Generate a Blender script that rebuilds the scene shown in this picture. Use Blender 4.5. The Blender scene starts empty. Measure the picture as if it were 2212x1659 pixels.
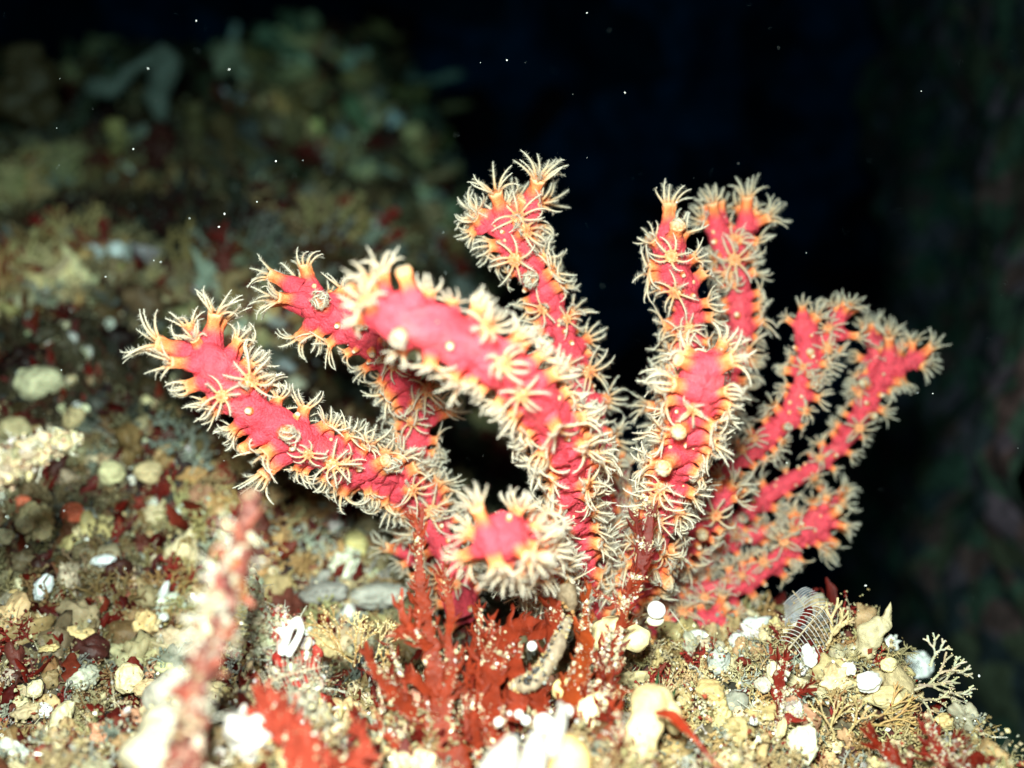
import bpy, math
import numpy as np
from mathutils import Vector, Matrix

rng = np.random.default_rng(11)
S = bpy.context.scene
COL = S.collection
R = math.radians

# ------------------------------------------------------------------ camera, world, light, exposure
HX, HY = 1106.0, 829.5                 # half size of the picture I measured in
T = math.tan(R(25.0))                  # half horizontal field of view
PITCH = R(8.0)
CAM = np.array([0.0, 0.0, 0.09])
RIGHT = np.array([1.0, 0, 0])
UP = np.array([0, math.sin(PITCH), math.cos(PITCH)])
FWD = np.array([0, math.cos(PITCH), -math.sin(PITCH)])
cam_d = bpy.data.cameras.new('camera')
cam = bpy.data.objects.new('camera', cam_d)
COL.objects.link(cam)
cam.location = CAM
cam.rotation_euler = (R(90) - PITCH, 0, 0)
cam_d.sensor_width = 36
cam_d.lens = 18 / T
cam_d.clip_start = 0.005
cam_d.clip_end = 30
cam_d.dof.use_dof = True
cam_d.dof.focus_distance = 0.208
cam_d.dof.aperture_fstop = 8.8
S.camera = cam

W = bpy.data.worlds.new('World')
S.world = W
W.use_nodes = True
bg = W.node_tree.nodes['Background']
bg.inputs[0].default_value = (0.0005, 0.0045, 0.016, 1)
bg.inputs[1].default_value = 0.10

ld = bpy.data.lights.new('camera_flash', 'AREA')
ld.shape = 'DISK'
ld.size = 0.022
ld.energy = 2.45
ld.color = (1.0, 0.86, 0.74)
lo = bpy.data.objects.new('camera_flash', ld)
COL.objects.link(lo)
lo.location = CAM + np.array([-0.009, -0.002, 0.032])
lo.rotation_euler = (Vector((0.008, 0.21, 0.035)) - Vector(lo.location)).to_track_quat('-Z', 'Y').to_euler()

S.view_settings.view_transform = 'Standard'
S.view_settings.look = 'None'
S.view_settings.exposure = 0.0
S.view_settings.gamma = 1.0
S.render.engine = 'CYCLES'
S.cycles.max_bounces = 6
S.cycles.transparent_max_bounces = 8


def at(px, py, d):
    return CAM + d * (FWD + RIGHT * ((px - HX) / HX * T) + UP * ((HY - py) / HX * T))


def px2m(p, d):
    return p / HX * T * d


# ------------------------------------------------------------------ mesh collecting
class MB:
    def __init__(self):
        self.v, self.f3, self.f4, self.c = [], [], [], []
        self.m3, self.m4 = [], []
        self.n = 0

    def add(self, v, c, f3=None, f4=None, m=0):
        v = np.asarray(v, float)
        c = np.asarray(c, float)
        if c.ndim == 1:
            c = np.tile(c, (len(v), 1))
        self.v.append(v)
        self.c.append(c)
        if f3 is not None and len(f3):
            self.f3.append(np.asarray(f3) + self.n)
            self.m3.append(np.full(len(f3), m))
        if f4 is not None and len(f4):
            self.f4.append(np.asarray(f4) + self.n)
            self.m4.append(np.full(len(f4), m))
        self.n += len(v)

    def arrays(self):
        v = np.concatenate(self.v)
        c = np.concatenate(self.c)
        f3 = np.concatenate(self.f3) if self.f3 else np.zeros((0, 3), int)
        f4 = np.concatenate(self.f4) if self.f4 else np.zeros((0, 4), int)
        m3 = np.concatenate(self.m3) if self.m3 else np.zeros(0, int)
        m4 = np.concatenate(self.m4) if self.m4 else np.zeros(0, int)
        return v, c, f3, f4, m3, m4

    def extend(self, A, M, s=1.0):
        """append another builder's arrays through a 4x4 matrix"""
        v, c, f3, f4, m3, m4 = A
        vv = v @ M[:3, :3].T + M[:3, 3]
        self.v.append(vv)
        self.c.append(c)
        if len(f3):
            self.f3.append(f3 + self.n)
            self.m3.append(m3)
        if len(f4):
            self.f4.append(f4 + self.n)
            self.m4.append(m4)
        self.n += len(vv)

    def mesh(self, name, mats, origin=(0, 0, 0), smooth=True):
        v, c, f3, f4, m3, m4 = self.arrays()
        me = bpy.data.meshes.new(name)
        n3, n4 = len(f3), len(f4)
        me.vertices.add(len(v))
        me.vertices.foreach_set('co', (v - np.asarray(origin)).astype(np.float32).ravel())
        me.loops.add(3 * n3 + 4 * n4)
        me.loops.foreach_set('vertex_index', np.concatenate([f3.ravel(), f4.ravel()]).astype(np.int32))
        me.polygons.add(n3 + n4)
        ls = np.concatenate([np.arange(n3) * 3, 3 * n3 + np.arange(n4) * 4]).astype(np.int32)
        me.polygons.foreach_set('loop_start', ls)
        for m in mats:
            me.materials.append(m)
        me.polygons.foreach_set('material_index', np.concatenate([m3, m4]).astype(np.int32))
        me.polygons.foreach_set('use_smooth', np.full(n3 + n4, smooth))
        at_ = me.attributes.new('Col', 'FLOAT_COLOR', 'POINT')
        cc = np.ones((len(v), 4), np.float32)
        cc[:, :3] = np.clip(c, 0, 1)
        at_.data.foreach_set('color', cc.ravel())
        me.update(calc_edges=True)
        return me


WORLD = {}


def link(name, me, parent=None, origin=(0, 0, 0)):
    o = bpy.data.objects.new(name, me)
    COL.objects.link(o)
    origin = np.asarray(origin, float)
    base = WORLD[parent.name] if parent is not None else np.zeros(3)
    o.location = origin - base
    if parent is not None:
        o.parent = parent
    WORLD[o.name] = origin
    return o


def build(mb, name, mats, parent=None, origin=None, smooth=True):
    if not isinstance(mats, (list, tuple)):
        mats = [mats]
    if origin is None:
        v = np.concatenate(mb.v)
        origin = np.array([v[:, 0].mean(), v[:, 1].mean(), v[:, 2].min()])
        if parent is not None:
            origin = v.mean(axis=0)
    return link(name, mb.mesh(name, mats, origin, smooth), parent, origin)


def tag(o, label=None, cat=None, group=None, kind=None):
    if label:
        o['label'] = label
    if cat:
        o['category'] = cat
    if group:
        o['group'] = group
    if kind:
        o['kind'] = kind
    return o


def empty(name, origin):
    return link(name, None, None, origin)


# ------------------------------------------------------------------ noise
def vnoise(p, seed=0):
    p = np.asarray(p, float)
    i = np.floor(p).astype(np.int64)
    f = p - i
    f = f * f * (3 - 2 * f)

    def h(a, b, c):
        n = (a * 374761393 + b * 668265263 + c * 2147483647 + seed * 144665) & 0xffffffff
        n = ((n ^ (n >> 13)) * 1274126177) & 0xffffffff
        n = n ^ (n >> 16)
        return (n & 0xffff) / 32767.5 - 1
    r = 0
    for dx in (0, 1):
        wx = f[..., 0] if dx else 1 - f[..., 0]
        for dy in (0, 1):
            wy = f[..., 1] if dy else 1 - f[..., 1]
            for dz in (0, 1):
                wz = f[..., 2] if dz else 1 - f[..., 2]
                r = r + wx * wy * wz * h(i[..., 0] + dx, i[..., 1] + dy, i[..., 2] + dz)
    return r


def fbm(p, oct=4, seed=0):
    a, s, r = 1.0, 1.0, 0
    for k in range(oct):
        r = r + a * vnoise(np.asarray(p) * s, seed + k)
        a *= 0.5
        s *= 2.03
    return r


def sstep(a, b, x):
    t = np.clip((x - a) / (b - a), 0, 1)
    return t * t * (3 - 2 * t)


def norm(v):
    v = np.asarray(v, float)
    return v / (np.linalg.norm(v, axis=-1, keepdims=True) + 1e-12)


def rotm(axis_z, roll=0.0):
    z = norm(axis_z)
    a = np.array([0, 0, 1.0]) if abs(z[2]) < 0.9 else np.array([1.0, 0, 0])
    x = norm(np.cross(a, z))
    y = np.cross(z, x)
    c, s = math.cos(roll), math.sin(roll)
    return np.stack([c * x + s * y, -s * x + c * y, z], axis=1)


def mat4(Rm, p, s=1.0):
    M = np.eye(4)
    M[:3, :3] = Rm * s
    M[:3, 3] = p
    return M


# ------------------------------------------------------------------ shapes
def ico(sub):
    t = (1 + 5 ** .5) / 2
    v = [(-1, t, 0), (1, t, 0), (-1, -t, 0), (1, -t, 0), (0, -1, t), (0, 1, t), (0, -1, -t), (0, 1, -t), (t, 0, -1), (t, 0, 1), (-t, 0, -1), (-t, 0, 1)]
    f = [(0, 11, 5), (0, 5, 1), (0, 1, 7), (0, 7, 10), (0, 10, 11), (1, 5, 9), (5, 11, 4), (11, 10, 2), (10, 7, 6), (7, 1, 8), (3, 9, 4), (3, 4, 2), (3, 2, 6), (3, 6, 8), (3, 8, 9), (4, 9, 5), (2, 4, 11), (6, 2, 10), (8, 6, 7), (9, 8, 1)]
    v = [tuple(norm(np.array(a, float))) for a in v]
    for _ in range(sub):
        cache, nf = {}, []

        def mid(a, b):
            k = (min(a, b), max(a, b))
            if k not in cache:
                v.append(tuple(norm((np.array(v[a]) + np.array(v[b])) / 2)))
                cache[k] = len(v) - 1
            return cache[k]
        for a, b, c in f:
            x, y, z = mid(a, b), mid(b, c), mid(c, a)
            nf += [(a, x, z), (b, y, x), (c, z, y), (x, y, z)]
        f = nf
    return np.array(v), np.array(f)


ICO = [ico(0), ico(1), ico(2), ico(3), ico(4)]


def blob(mb, c, r, col, sub=2, rough=0.18, Rm=None, freq=1.6, m=0, seed=None, colvar=0.06):
    v, f = ICO[sub]
    seed = int(rng.integers(1e6)) if seed is None else seed
    r = np.array([r, r, r]) if np.isscalar(r) else np.asarray(r)
    off = np.array([seed % 97, seed % 89, seed % 83]) * 1.37
    n = fbm(v * freq + off, 3, 5)
    vv = v * (1 + rough * n)[:, None] * r
    if Rm is not None:
        vv = vv @ Rm.T
    n2 = vnoise(v * 4 + off, 9)
    cc = np.asarray(col)[None, :] * (1 + colvar * n2[:, None] * 2)
    mb.add(vv + c, cc, f3=f, m=m)


def grains(mb, P, size, cols, m=0):
    """many tiny irregular chips at once"""
    P = np.asarray(P, float)
    n = len(P)
    if not n:
        return
    o = np.array([(1, 0, 0), (-1, 0, 0), (0, 1, 0), (0, -1, 0), (0, 0, 1), (0, 0, -1)], float)
    f = np.array([(0, 2, 4), (2, 1, 4), (1, 3, 4), (3, 0, 4), (2, 0, 5), (1, 2, 5), (3, 1, 5), (0, 3, 5)])
    q = rng.normal(size=(n, 4))
    q /= np.linalg.norm(q, axis=1, keepdims=True)
    w, x, y, z = q.T
    Rm = np.stack([1 - 2 * (y * y + z * z), 2 * (x * y - z * w), 2 * (x * z + y * w), 2 * (x * y + z * w), 1 - 2 * (x * x + z * z), 2 * (y * z - x * w), 2 * (x * z - y * w), 2 * (y * z + x * w), 1 - 2 * (x * x + y * y)], 1).reshape(n, 3, 3)
    sc = np.asarray(size)[:, None] * rng.uniform(.35, 1.5, (n, 3))
    V = o[None] * (sc[:, None, :]) * rng.uniform(.7, 1.3, (n, 6, 1))
    V = np.einsum('nij,nkj->nki', Rm, V) + P[:, None, :]
    F = f[None] + (np.arange(n) * 6)[:, None, None]
    mb.add(V.reshape(-1, 3), np.repeat(cols, 6, axis=0), f3=F.reshape(-1, 3), m=m)


def pickn(cols, w, n, jit=.25):
    c = np.array(cols)[rng.choice(len(cols), size=n, p=np.array(w) / sum(w))]
    return np.clip(c * (1 + rng.uniform(-jit, jit, (n, 1))) * (1 + rng.uniform(-.08, .08, (n, 3))), 0, .9)


def catmull(P, n):
    P = np.asarray(P, float)
    Q = np.vstack([2 * P[0] - P[1], P, 2 * P[-1] - P[-2]])
    out = []
    k = len(P) - 1
    for t in np.linspace(0, k - 1e-6, n):
        i = int(t)
        u = t - i
        a, b, c, d = Q[i:i + 4]
        out.append(0.5 * (2 * b + (c - a) * u + (2 * a - 5 * b + 4 * c - d) * u * u + (3 * b - a - 3 * c + d) * u ** 3))
    return np.array(out)


def frames(C, hint=None):
    Tn = norm(np.gradient(C, axis=0))
    N = np.zeros_like(C)
    h = np.array([0, 0, 1.0]) if hint is None else np.asarray(hint, float)
    if abs(np.dot(h, Tn[0])) > .95:
        h = np.array([1.0, 0.1, 0])
    n = norm(h - np.dot(h, Tn[0]) * Tn[0])
    for i in range(len(C)):
        n = norm(n - np.dot(n, Tn[i]) * Tn[i])
        N[i] = n
    return Tn, N, np.cross(Tn, N)


def tube(mb, C, r, col, sides=6, m=0, cap=True, lump=0.0, lumpfreq=300, flat=1.0, hint=None):
    C = np.asarray(C, float)
    n = len(C)
    r = np.broadcast_to(np.asarray(r, float), (n,))
    Tn, N, B = frames(C, hint)
    a = np.arange(sides) / sides * 2 * math.pi
    dirs = np.cos(a)[None, :, None] * N[:, None, :] + flat * np.sin(a)[None, :, None] * B[:, None, :]
    V = C[:, None, :] + dirs * r[:, None, None]
    if lump:
        k = 1 + lump * fbm(V * lumpfreq, 3, 3)
        V = C[:, None, :] + dirs * (r[:, None] * k)[:, :, None]
    col = np.asarray(col, float)
    cc = np.repeat(col, sides, axis=0) if col.ndim == 2 else col
    i = np.arange(n - 1)[:, None] * sides
    j = np.arange(sides)[None, :]
    j2 = (j + 1) % sides
    f4 = np.stack([i + j, i + j2, i + sides + j2, i + sides + j], -1).reshape(-1, 4)
    v = V.reshape(-1, 3)
    if cap:
        e = C[-1] + Tn[-1] * r[-1] * .5
        v = np.vstack([v, e])
        if cc.ndim == 2:
            cc = np.vstack([cc, cc[-1]])
        b = (n - 1) * sides
        f3 = [(b + q, b + (q + 1) % sides, n * sides) for q in range(sides)]
        mb.add(v, cc, f3=f3, f4=f4, m=m)
    else:
        mb.add(v, cc, f4=f4, m=m)


def ribbon(mb, P, w, col, nrm, teeth=0.25, rows=None, thick=0.00022, cols=5, wave=0.15, m=0, tip=True):
    """a flat blade with ragged edges and a real thickness; nrm = the way it faces"""
    P = np.asarray(P, float)
    L = np.linalg.norm(np.diff(P, axis=0), axis=1).sum()
    rows = rows or max(8, int(L / 0.0006))
    C = catmull(P, rows)
    wv = np.interp(np.linspace(0, 1, rows), np.linspace(0, 1, len(w)), w)
    t = np.linspace(0, 1, rows)
    Tn = norm(np.gradient(C, axis=0))
    side = norm(np.cross(Tn, nrm))
    nn = norm(np.cross(side, Tn))
    u = np.linspace(-1, 1, cols)
    ph = rng.uniform(0, 100, 2)
    s = np.cumsum(np.r_[0, np.linalg.norm(np.diff(C, axis=0), axis=1)])

    def saw(q, k):
        per = 0.0022
        x = q / per + ph[k]
        return (1 - (x % 1.0)) * (0.6 + 0.6 * vnoise(np.stack([np.floor(x), x * 0, x * 0 + k], -1), 4)) + 0.6 * fbm(np.stack([q * 700, x * 0, x * 0 + k * 7], -1), 2, 8)
    wl = wv * (1 + teeth * saw(s, 0))
    wr = wv * (1 + teeth * saw(s, 1))
    off = np.where(u[None, :] < 0, u[None, :] * wl[:, None], u[None, :] * wr[:, None])
    bend = wave * wv[:, None] * (np.sin(s[:, None] * 450 + ph[0]) * u[None, :] + 0.8 * (u[None, :] ** 2))
    V = C[:, None, :] + side[:, None, :] * off[:, :, None] + nn[:, None, :] * bend[:, :, None]
    th = thick * (1 - 0.6 * u ** 2)[None, :, None]
    F = V + nn[:, None, :] * th / 2
    Bk = V - nn[:, None, :] * th / 2
    i = np.arange(rows - 1)[:, None] * cols
    j = np.arange(cols - 1)[None, :]
    q = np.stack([i + j, i + j + 1, i + cols + j + 1, i + cols + j], -1).reshape(-1, 4)
    n = rows * cols
    rim = []
    for r_ in range(rows - 1):
        a, b = r_ * cols, (r_ + 1) * cols
        rim.append((a, b, b + n, a + n))
        a, b = r_ * cols + cols - 1, (r_ + 1) * cols + cols - 1
        rim.append((b, a, a + n, b + n))
    cn = vnoise(V.reshape(-1, 3) * 500, 2)[:, None]
    c1 = np.asarray(col)[None, :] * (1 + 0.12 * cn)
    mb.add(np.vstack([F.reshape(-1, 3), Bk.reshape(-1, 3)]), np.vstack([c1, c1]), f4=np.vstack([q[:, ::-1], q + n, np.array(rim)]), m=m)
    return C, side, nn, wv


# ------------------------------------------------------------------ materials
def newmat(name):
    m = bpy.data.materials.new(name)
    m.use_nodes = True
    nt = m.node_tree
    return m, nt, nt.nodes['Principled BSDF'], nt.nodes['Material Output']


def colmat(name, rough=0.5, spec=0.4, sss=0.0, bump=0.0, bscale=900, mottle=0.2, mscale=400, trans=0.0, sssr=0.0015, transp=0.0):
    m, nt, p, out = newmat(name)
    N, L = nt.nodes, nt.links
    a = N.new('ShaderNodeAttribute')
    a.attribute_name = 'Col'
    tc = N.new('ShaderNodeTexCoord')
    nz = N.new('ShaderNodeTexNoise')
    nz.inputs['Scale'].default_value = mscale
    nz.inputs['Detail'].default_value = 4
    L.new(tc.outputs['Object'], nz.inputs['Vector'])
    mr = N.new('ShaderNodeMapRange')
    mr.inputs['From Min'].default_value = 0.25
    mr.inputs['From Max'].default_value = 0.75
    mr.inputs['To Min'].default_value = 1 - mottle
    mr.inputs['To Max'].default_value = 1 + mottle
    L.new(nz.outputs['Fac'], mr.inputs['Value'])
    mx = N.new('ShaderNodeVectorMath')
    mx.operation = 'SCALE'
    L.new(a.outputs['Color'], mx.inputs[0])
    L.new(mr.outputs['Result'], mx.inputs['Scale'])
    L.new(mx.outputs[0], p.inputs['Base Color'])
    p.inputs['Roughness'].default_value = rough
    p.inputs['Specular IOR Level'].default_value = spec
    if sss:
        p.inputs['Subsurface Weight'].default_value = sss
        p.inputs['Subsurface Radius'].default_value = (1.0, 0.35, 0.25)
        p.inputs['Subsurface Scale'].default_value = sssr
    if bump:
        n2 = N.new('ShaderNodeTexNoise')
        n2.inputs['Scale'].default_value = bscale
        n2.inputs['Detail'].default_value = 3
        L.new(tc.outputs['Object'], n2.inputs['Vector'])
        b = N.new('ShaderNodeBump')
        b.inputs['Strength'].default_value = bump
        b.inputs['Distance'].default_value = 0.0005
        L.new(n2.outputs['Fac'], b.inputs['Height'])
        L.new(b.outputs['Normal'], p.inputs['Normal'])
    last = p.outputs[0]
    if trans:
        t = N.new('ShaderNodeBsdfTranslucent')
        L.new(mx.outputs[0], t.inputs['Color'])
        s = N.new('ShaderNodeMixShader')
        s.inputs[0].default_value = trans
        L.new(last, s.inputs[1])
        L.new(t.outputs[0], s.inputs[2])
        last = s.outputs[0]
    if transp:
        t = N.new('ShaderNodeBsdfTransparent')
        s = N.new('ShaderNodeMixShader')
        s.inputs[0].default_value = transp
        L.new(last, s.inputs[1])
        L.new(t.outputs[0], s.inputs[2])
        last = s.outputs[0]
    L.new(last, out.inputs['Surface'])
    return m


M_flesh = colmat('coral_flesh', rough=0.62, spec=0.22, sss=0.3, bump=1.0, bscale=2000, mottle=0.30, mscale=700)
M_tent = colmat('polyp_tentacle', rough=0.5, spec=0.2, mottle=0.03, trans=0.5, transp=0.18)
M_weed = colmat('red_weed', rough=0.5, spec=0.3, bump=0.5, bscale=1200, mottle=0.35, mscale=420, trans=0.45, transp=0.12)
M_crust = colmat('crust', rough=0.6, spec=0.3, bump=0.6, bscale=1500, mottle=0.35, mscale=900)
M_sponge = colmat('sponge', rough=0.55, spec=0.3, sss=0.12, bump=0.6, bscale=900, mottle=0.28, mscale=420)
M_shell = colmat('white_shell', rough=0.3, spec=0.5, bump=0.15, mottle=0.05, mscale=500)
M_grain = colmat('grain', rough=0.25, spec=0.6, mottle=0.2, mscale=1200)


def rockmat(name, cols, scale, dark=1.0):
    m, nt, p, out = newmat(name)
    N, L = nt.nodes, nt.links
    tc = N.new('ShaderNodeTexCoord')
    nz = N.new('ShaderNodeTexNoise')
    nz.inputs['Scale'].default_value = scale * .5
    nz.inputs['Detail'].default_value = 3
    L.new(tc.outputs['Object'], nz.inputs['Vector'])
    va = N.new('ShaderNodeVectorMath')
    va.operation = 'MULTIPLY_ADD'
    va.inputs[1].default_value = (0.02, 0.02, 0.02)
    L.new(nz.outputs['Color'], va.inputs[0])
    L.new(tc.outputs['Object'], va.inputs[2])
    vo = N.new('ShaderNodeTexVoronoi')
    vo.inputs['Scale'].default_value = scale
    L.new(va.outputs[0], vo.inputs['Vector'])
    sp = N.new('ShaderNodeSeparateColor')
    L.new(vo.outputs['Color'], sp.inputs[0])
    cr = N.new('ShaderNodeValToRGB')
    cr.color_ramp.interpolation = 'CONSTANT'
    e = cr.color_ramp.elements
    while len(e) < len(cols):
        e.new(0.5)
    for i, c in enumerate(cols):
        e[i].position = i / len(cols)
        e[i].color = (c[0] * dark, c[1] * dark, c[2] * dark, 1)
    L.new(sp.outputs[0], cr.inputs['Fac'])
    n2 = N.new('ShaderNodeTexNoise')
    n2.inputs['Scale'].default_value = scale * 3
    n2.inputs['Detail'].default_value = 6
    L.new(tc.outputs['Object'], n2.inputs['Vector'])
    mr = N.new('ShaderNodeMapRange')
    mr.inputs['From Min'].default_value = 0.3
    mr.inputs['From Max'].default_value = 0.7
    mr.inputs['To Min'].default_value = 0.3
    mr.inputs['To Max'].default_value = 1.3
    L.new(n2.outputs['Fac'], mr.inputs['Value'])
    mx = N.new('ShaderNodeVectorMath')
    mx.operation = 'SCALE'
    L.new(cr.outputs['Color'], mx.inputs[0])
    L.new(mr.outputs['Result'], mx.inputs['Scale'])
    L.new(mx.outputs[0], p.inputs['Base Color'])
    p.inputs['Roughness'].default_value = 0.7
    b = N.new('ShaderNodeBump')
    b.inputs['Strength'].default_value = 0.8
    b.inputs['Distance'].default_value = 0.001
    L.new(n2.outputs['Fac'], b.inputs['Height'])
    L.new(b.outputs['Normal'], p.inputs['Normal'])
    return m


M_bed = rockmat('seabed_rock', [(.07, .025, .015), (.10, .07, .035), (.03, .012, .01), (.16, .12, .06), (.05, .045, .03), (.12, .03, .02)], 160)
M_far = rockmat('dark_rock', [(.20, .17, .10), (.28, .12, .11), (.14, .18, .12), (.30, .16, .20), (.08, .08, .09)], 60)
M_blue = rockmat('water_tinted_rock', [(.02, .16, .40), (.25, .03, .04), (.01, .07, .16), (.03, .22, .50)], 9)  # blue cast of the deep water put into the rock's own colour


# ------------------------------------------------------------------ seabed
def zbase(x, y):
    zl = np.interp(y, [0, .10, .14, .18, .23, .35, .5, .7, .85, 1.0, 1.3], [.012, .013, .010, .003, .012, .056, .095, .155, .212, .2, -.1])
    xe = np.interp(y, [0, .2, .26, .3, .5, .85, 1.0], [-.03, -.02, .0, .03, .08, .09, .06])
    w = 1 - sstep(xe - np.interp(y, [0, .2, .3, .6, .85], [.06, .12, .12, .15, .2]), xe, x)
    e1 = (x - .060) * .95 + (y - .262) * .30
    e2 = (y - .285)
    e = np.maximum(e1, e2)
    drop = np.where(e > 0, np.minimum(e * 3.2, .4), 0) * sstep(-.16, .08, x)
    zr = np.interp(y, [0, .14, .17, .21, .25, .3], [.002, .000, -.004, -.005, -.009, -.012]) - drop
    z = w * zl + (1 - w) * zr
    # mounds under the foreground growth
    z = z + .010 * np.exp(-(((x + .035) / .03) ** 2 + ((y - .165) / .03) ** 2))
    z = z + .006 * np.exp(-(((x - .015) / .02) ** 2 + ((y - .150) / .02) ** 2))
    z = z + .006 * np.exp(-(((x - .066) / .02) ** 2 + ((y - .222) / .02) ** 2))
    return z


def zter(x, y):
    x = np.asarray(x, float)
    y = np.asarray(y, float)
    d = np.sqrt(x * x + y * y)
    p = np.stack([x, y, x * 0], -1)
    a = np.clip((d - .1) / .5, 0.1, 1)
    return zbase(x, y) + (0.028 * a) * fbm(p * 14, 3, 21) + (0.009 * np.clip(d / .5, .5, 1)) * fbm(p * 70, 3, 31) + .0022 * fbm(p * 260, 2, 41)


def tnormal(x, y, h=.003):
    zx = (zter(x + h, y) - zter(x - h, y)) / (2 * h)
    zy = (zter(x, y + h) - zter(x, y - h)) / (2 * h)
    return norm(np.stack([-zx, -zy, np.ones_like(zx)], -1))


def ground(px, py, lift=0.0):
    """where the line of sight through this point of the picture meets the seabed"""
    d = np.linspace(.09, 1.1, 4000)
    Pp = at(px, py, 1.0) - CAM
    Q = CAM + d[:, None] * Pp
    z = zter(Q[:, 0], Q[:, 1]) + lift
    k = np.argmax(Q[:, 2] < z)
    if Q[k, 2] >= z[k]:
        return None, None
    return Q[k], d[k]


gx = np.concatenate([np.linspace(-.75, -.2, 140), np.linspace(-.197, .15, 260), np.linspace(.155, .6, 60)])
gy = 0.02 + (np.linspace(0, 1, 420) ** 1.6) * 1.25
X, Y = np.meshgrid(gx, gy)
Z = zter(X, Y)
V = np.stack([X, Y, Z], -1).reshape(-1, 3)
nx, ny = len(gx), len(gy)
i = np.arange(ny - 1)[:, None] * nx
j = np.arange(nx - 1)[None, :]
q = np.stack([i + j, i + j + 1, i + nx + j + 1, i + nx + j], -1).reshape(-1, 4)
mb = MB()
mb.add(V, (.1, .07, .05), f4=q)
tag(build(mb, 'seabed', M_bed, origin=(0, 0, 0)), kind='structure')


def wall(name, mat, P0, U, Vv, nu, nv, amp, fr, seed):
    P0, U, Vv = map(np.array, (P0, U, Vv))
    a, b = np.meshgrid(np.linspace(0, 1, nu), np.linspace(0, 1, nv))
    P = P0 + a[..., None] * U + b[..., None] * Vv
    n = norm(np.cross(U, Vv))
    P = P + n * (amp * fbm(P * fr, 5, seed))[..., None]
    i = np.arange(nv - 1)[:, None] * nu
    j = np.arange(nu - 1)[None, :]
    q = np.stack([i + j, i + j + 1, i + nu + j + 1, i + nu + j], -1).reshape(-1, 4)
    mb = MB()
    mb.add(P.reshape(-1, 3), (.1, .1, .1), f4=q)
    return tag(build(mb, name, mat, origin=(0, 0, 0)), kind='structure')


wall('rock_wall', M_far, (.20, .42, -.5), (.12, .7, 0), (.10, .02, 1.2), 220, 220, .035, 9, 3)
wall('rock_face', M_blue, (-1.2, 1.5, -1.0), (2.8, 0.1, 0), (0, .3, 2.4), 160, 140, .12, 4, 7)

# ------------------------------------------------------------------ seabed growth (nobody could count it)
CREAM = (.78, .62, .36)
WHITE = (.82, .80, .74)
TAN = (.50, .34, .17)
OLIVE = (.46, .37, .19)
BROWN = (.38, .22, .09)
RED = (.25, .018, .012)
GREYG = (.33, .33, .27)


def scatter(n, y0=.10, y1=1.0, margin=1.15):
    """points on the seabed at about even density in view"""
    u = rng.uniform(0, 1, n * 3)
    y = y0 * (y1 / y0) ** u
    x = rng.uniform(-1, 1, n * 3) * y * T * margin * 1.05
    z = zter(x, y)
    P = np.stack([x, y, z], -1)
    c = P - CAM
    d = c @ FWD
    py = (c @ UP) / d / T * HX
    ok = (d > .09) & (py < HY * 1.25) & (py > -HY * 1.18) & (z > -.2)
    return P[ok][:n]


def pick(cols, w):
    return np.array(cols[rng.choice(len(cols), p=np.array(w) / sum(w))])


def patch(p):
    # dark weedy patches and pale crusted ones alternate over the slope
    d = np.linalg.norm(p - CAM)
    n = float(fbm(np.asarray(p)[None] * 16, 2, 61)[0])
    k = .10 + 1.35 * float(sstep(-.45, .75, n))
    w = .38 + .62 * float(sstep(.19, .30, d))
    return (1 - w + w * k) * (1 + .5 * float(sstep(.5, .65, d)))  # far growth also painted brighter, as if more light reached it


def vis_jit(c, a=.25):
    return np.clip(np.asarray(c) * (1 + rng.uniform(-a, a)) * (1 + rng.uniform(-.08, .08, 3)), 0, .9)


# pebbly lumps
mb = MB()
P = scatter(5200)
P = P[(np.linalg.norm(P - CAM, axis=1) > .25) | (rng.uniform(size=len(P)) < .45)]
Nn = tnormal(P[:, 0], P[:, 1])
dist = np.linalg.norm(P - CAM, axis=1)
for k in range(len(P)):
    d = dist[k]
    near = d < .24
    s = min(rng.gamma(3, 1) / 3, 2.0) * (.0011 if near else .0019 + .008 * max(0, d - .3))
    right = P[k, 0] > .03
    if right:
        c = pick([CREAM, WHITE, TAN, OLIVE, GREYG, BROWN], [2, 1, 4, 3, 3, 2])
    else:
        c = pick([CREAM, WHITE, TAN, OLIVE, GREYG, (.12, .03, .02), BROWN, (.55, .16, .10)], [2.6, 1.0, 2.5, 3, 2, 3, 4, .3])
    blob(mb, P[k] + Nn[k] * s * .5, s * rng.uniform(.35, 1.5, 3), vis_jit(c) * patch(P[k]) * (.8 if d > .5 else 1), sub=2, rough=.55 if d < .35 else .9, Rm=rotm(rng.normal(size=3)), freq=2.2, colvar=.12)  # farthest lumps get a darker colour, painting in the light's falloff
tag(build(mb, 'pebbly_growth', M_sponge, origin=(0, 0, 0)), 'crust of small cream, tan and dark red lumps covering the seabed', 'marine growth', kind='stuff')

mb = MB()
P = scatter(1500, .135, .27)
Nn = tnormal(P[:, 0], P[:, 1])
for k in range(len(P)):
    s = min(rng.gamma(1.5, 1) / 1.5, 2.8) * .0044 * float((P[k] - CAM) @ FWD) * (1.15 if P[k, 0] < -.03 else .9)
    c = pick([(.66, .52, .31), (.70, .66, .58), (.64, .46, .22), (.50, .24, .15), TAN, (.22, .03, .018), (.40, .36, .26)], [4, 2, 3, 1.5, 3, 1.2, 3]) * .9
    if c[0] < .25:
        s *= .5
    blob(mb, P[k] + Nn[k] * (s * .5 + .0012), s * rng.uniform(.55, 1.7, 3), vis_jit(c), sub=3, rough=.5, Rm=rotm(rng.normal(size=3)), freq=1.9, colvar=.12) if patch(P[k]) > .45 or rng.uniform() < .4 else None
tag(build(mb, 'crusted_lumps', M_sponge, origin=(0, 0, 0)), 'small cream, white and pink crusts crowded over the near seabed', 'marine growth', kind='stuff')
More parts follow.
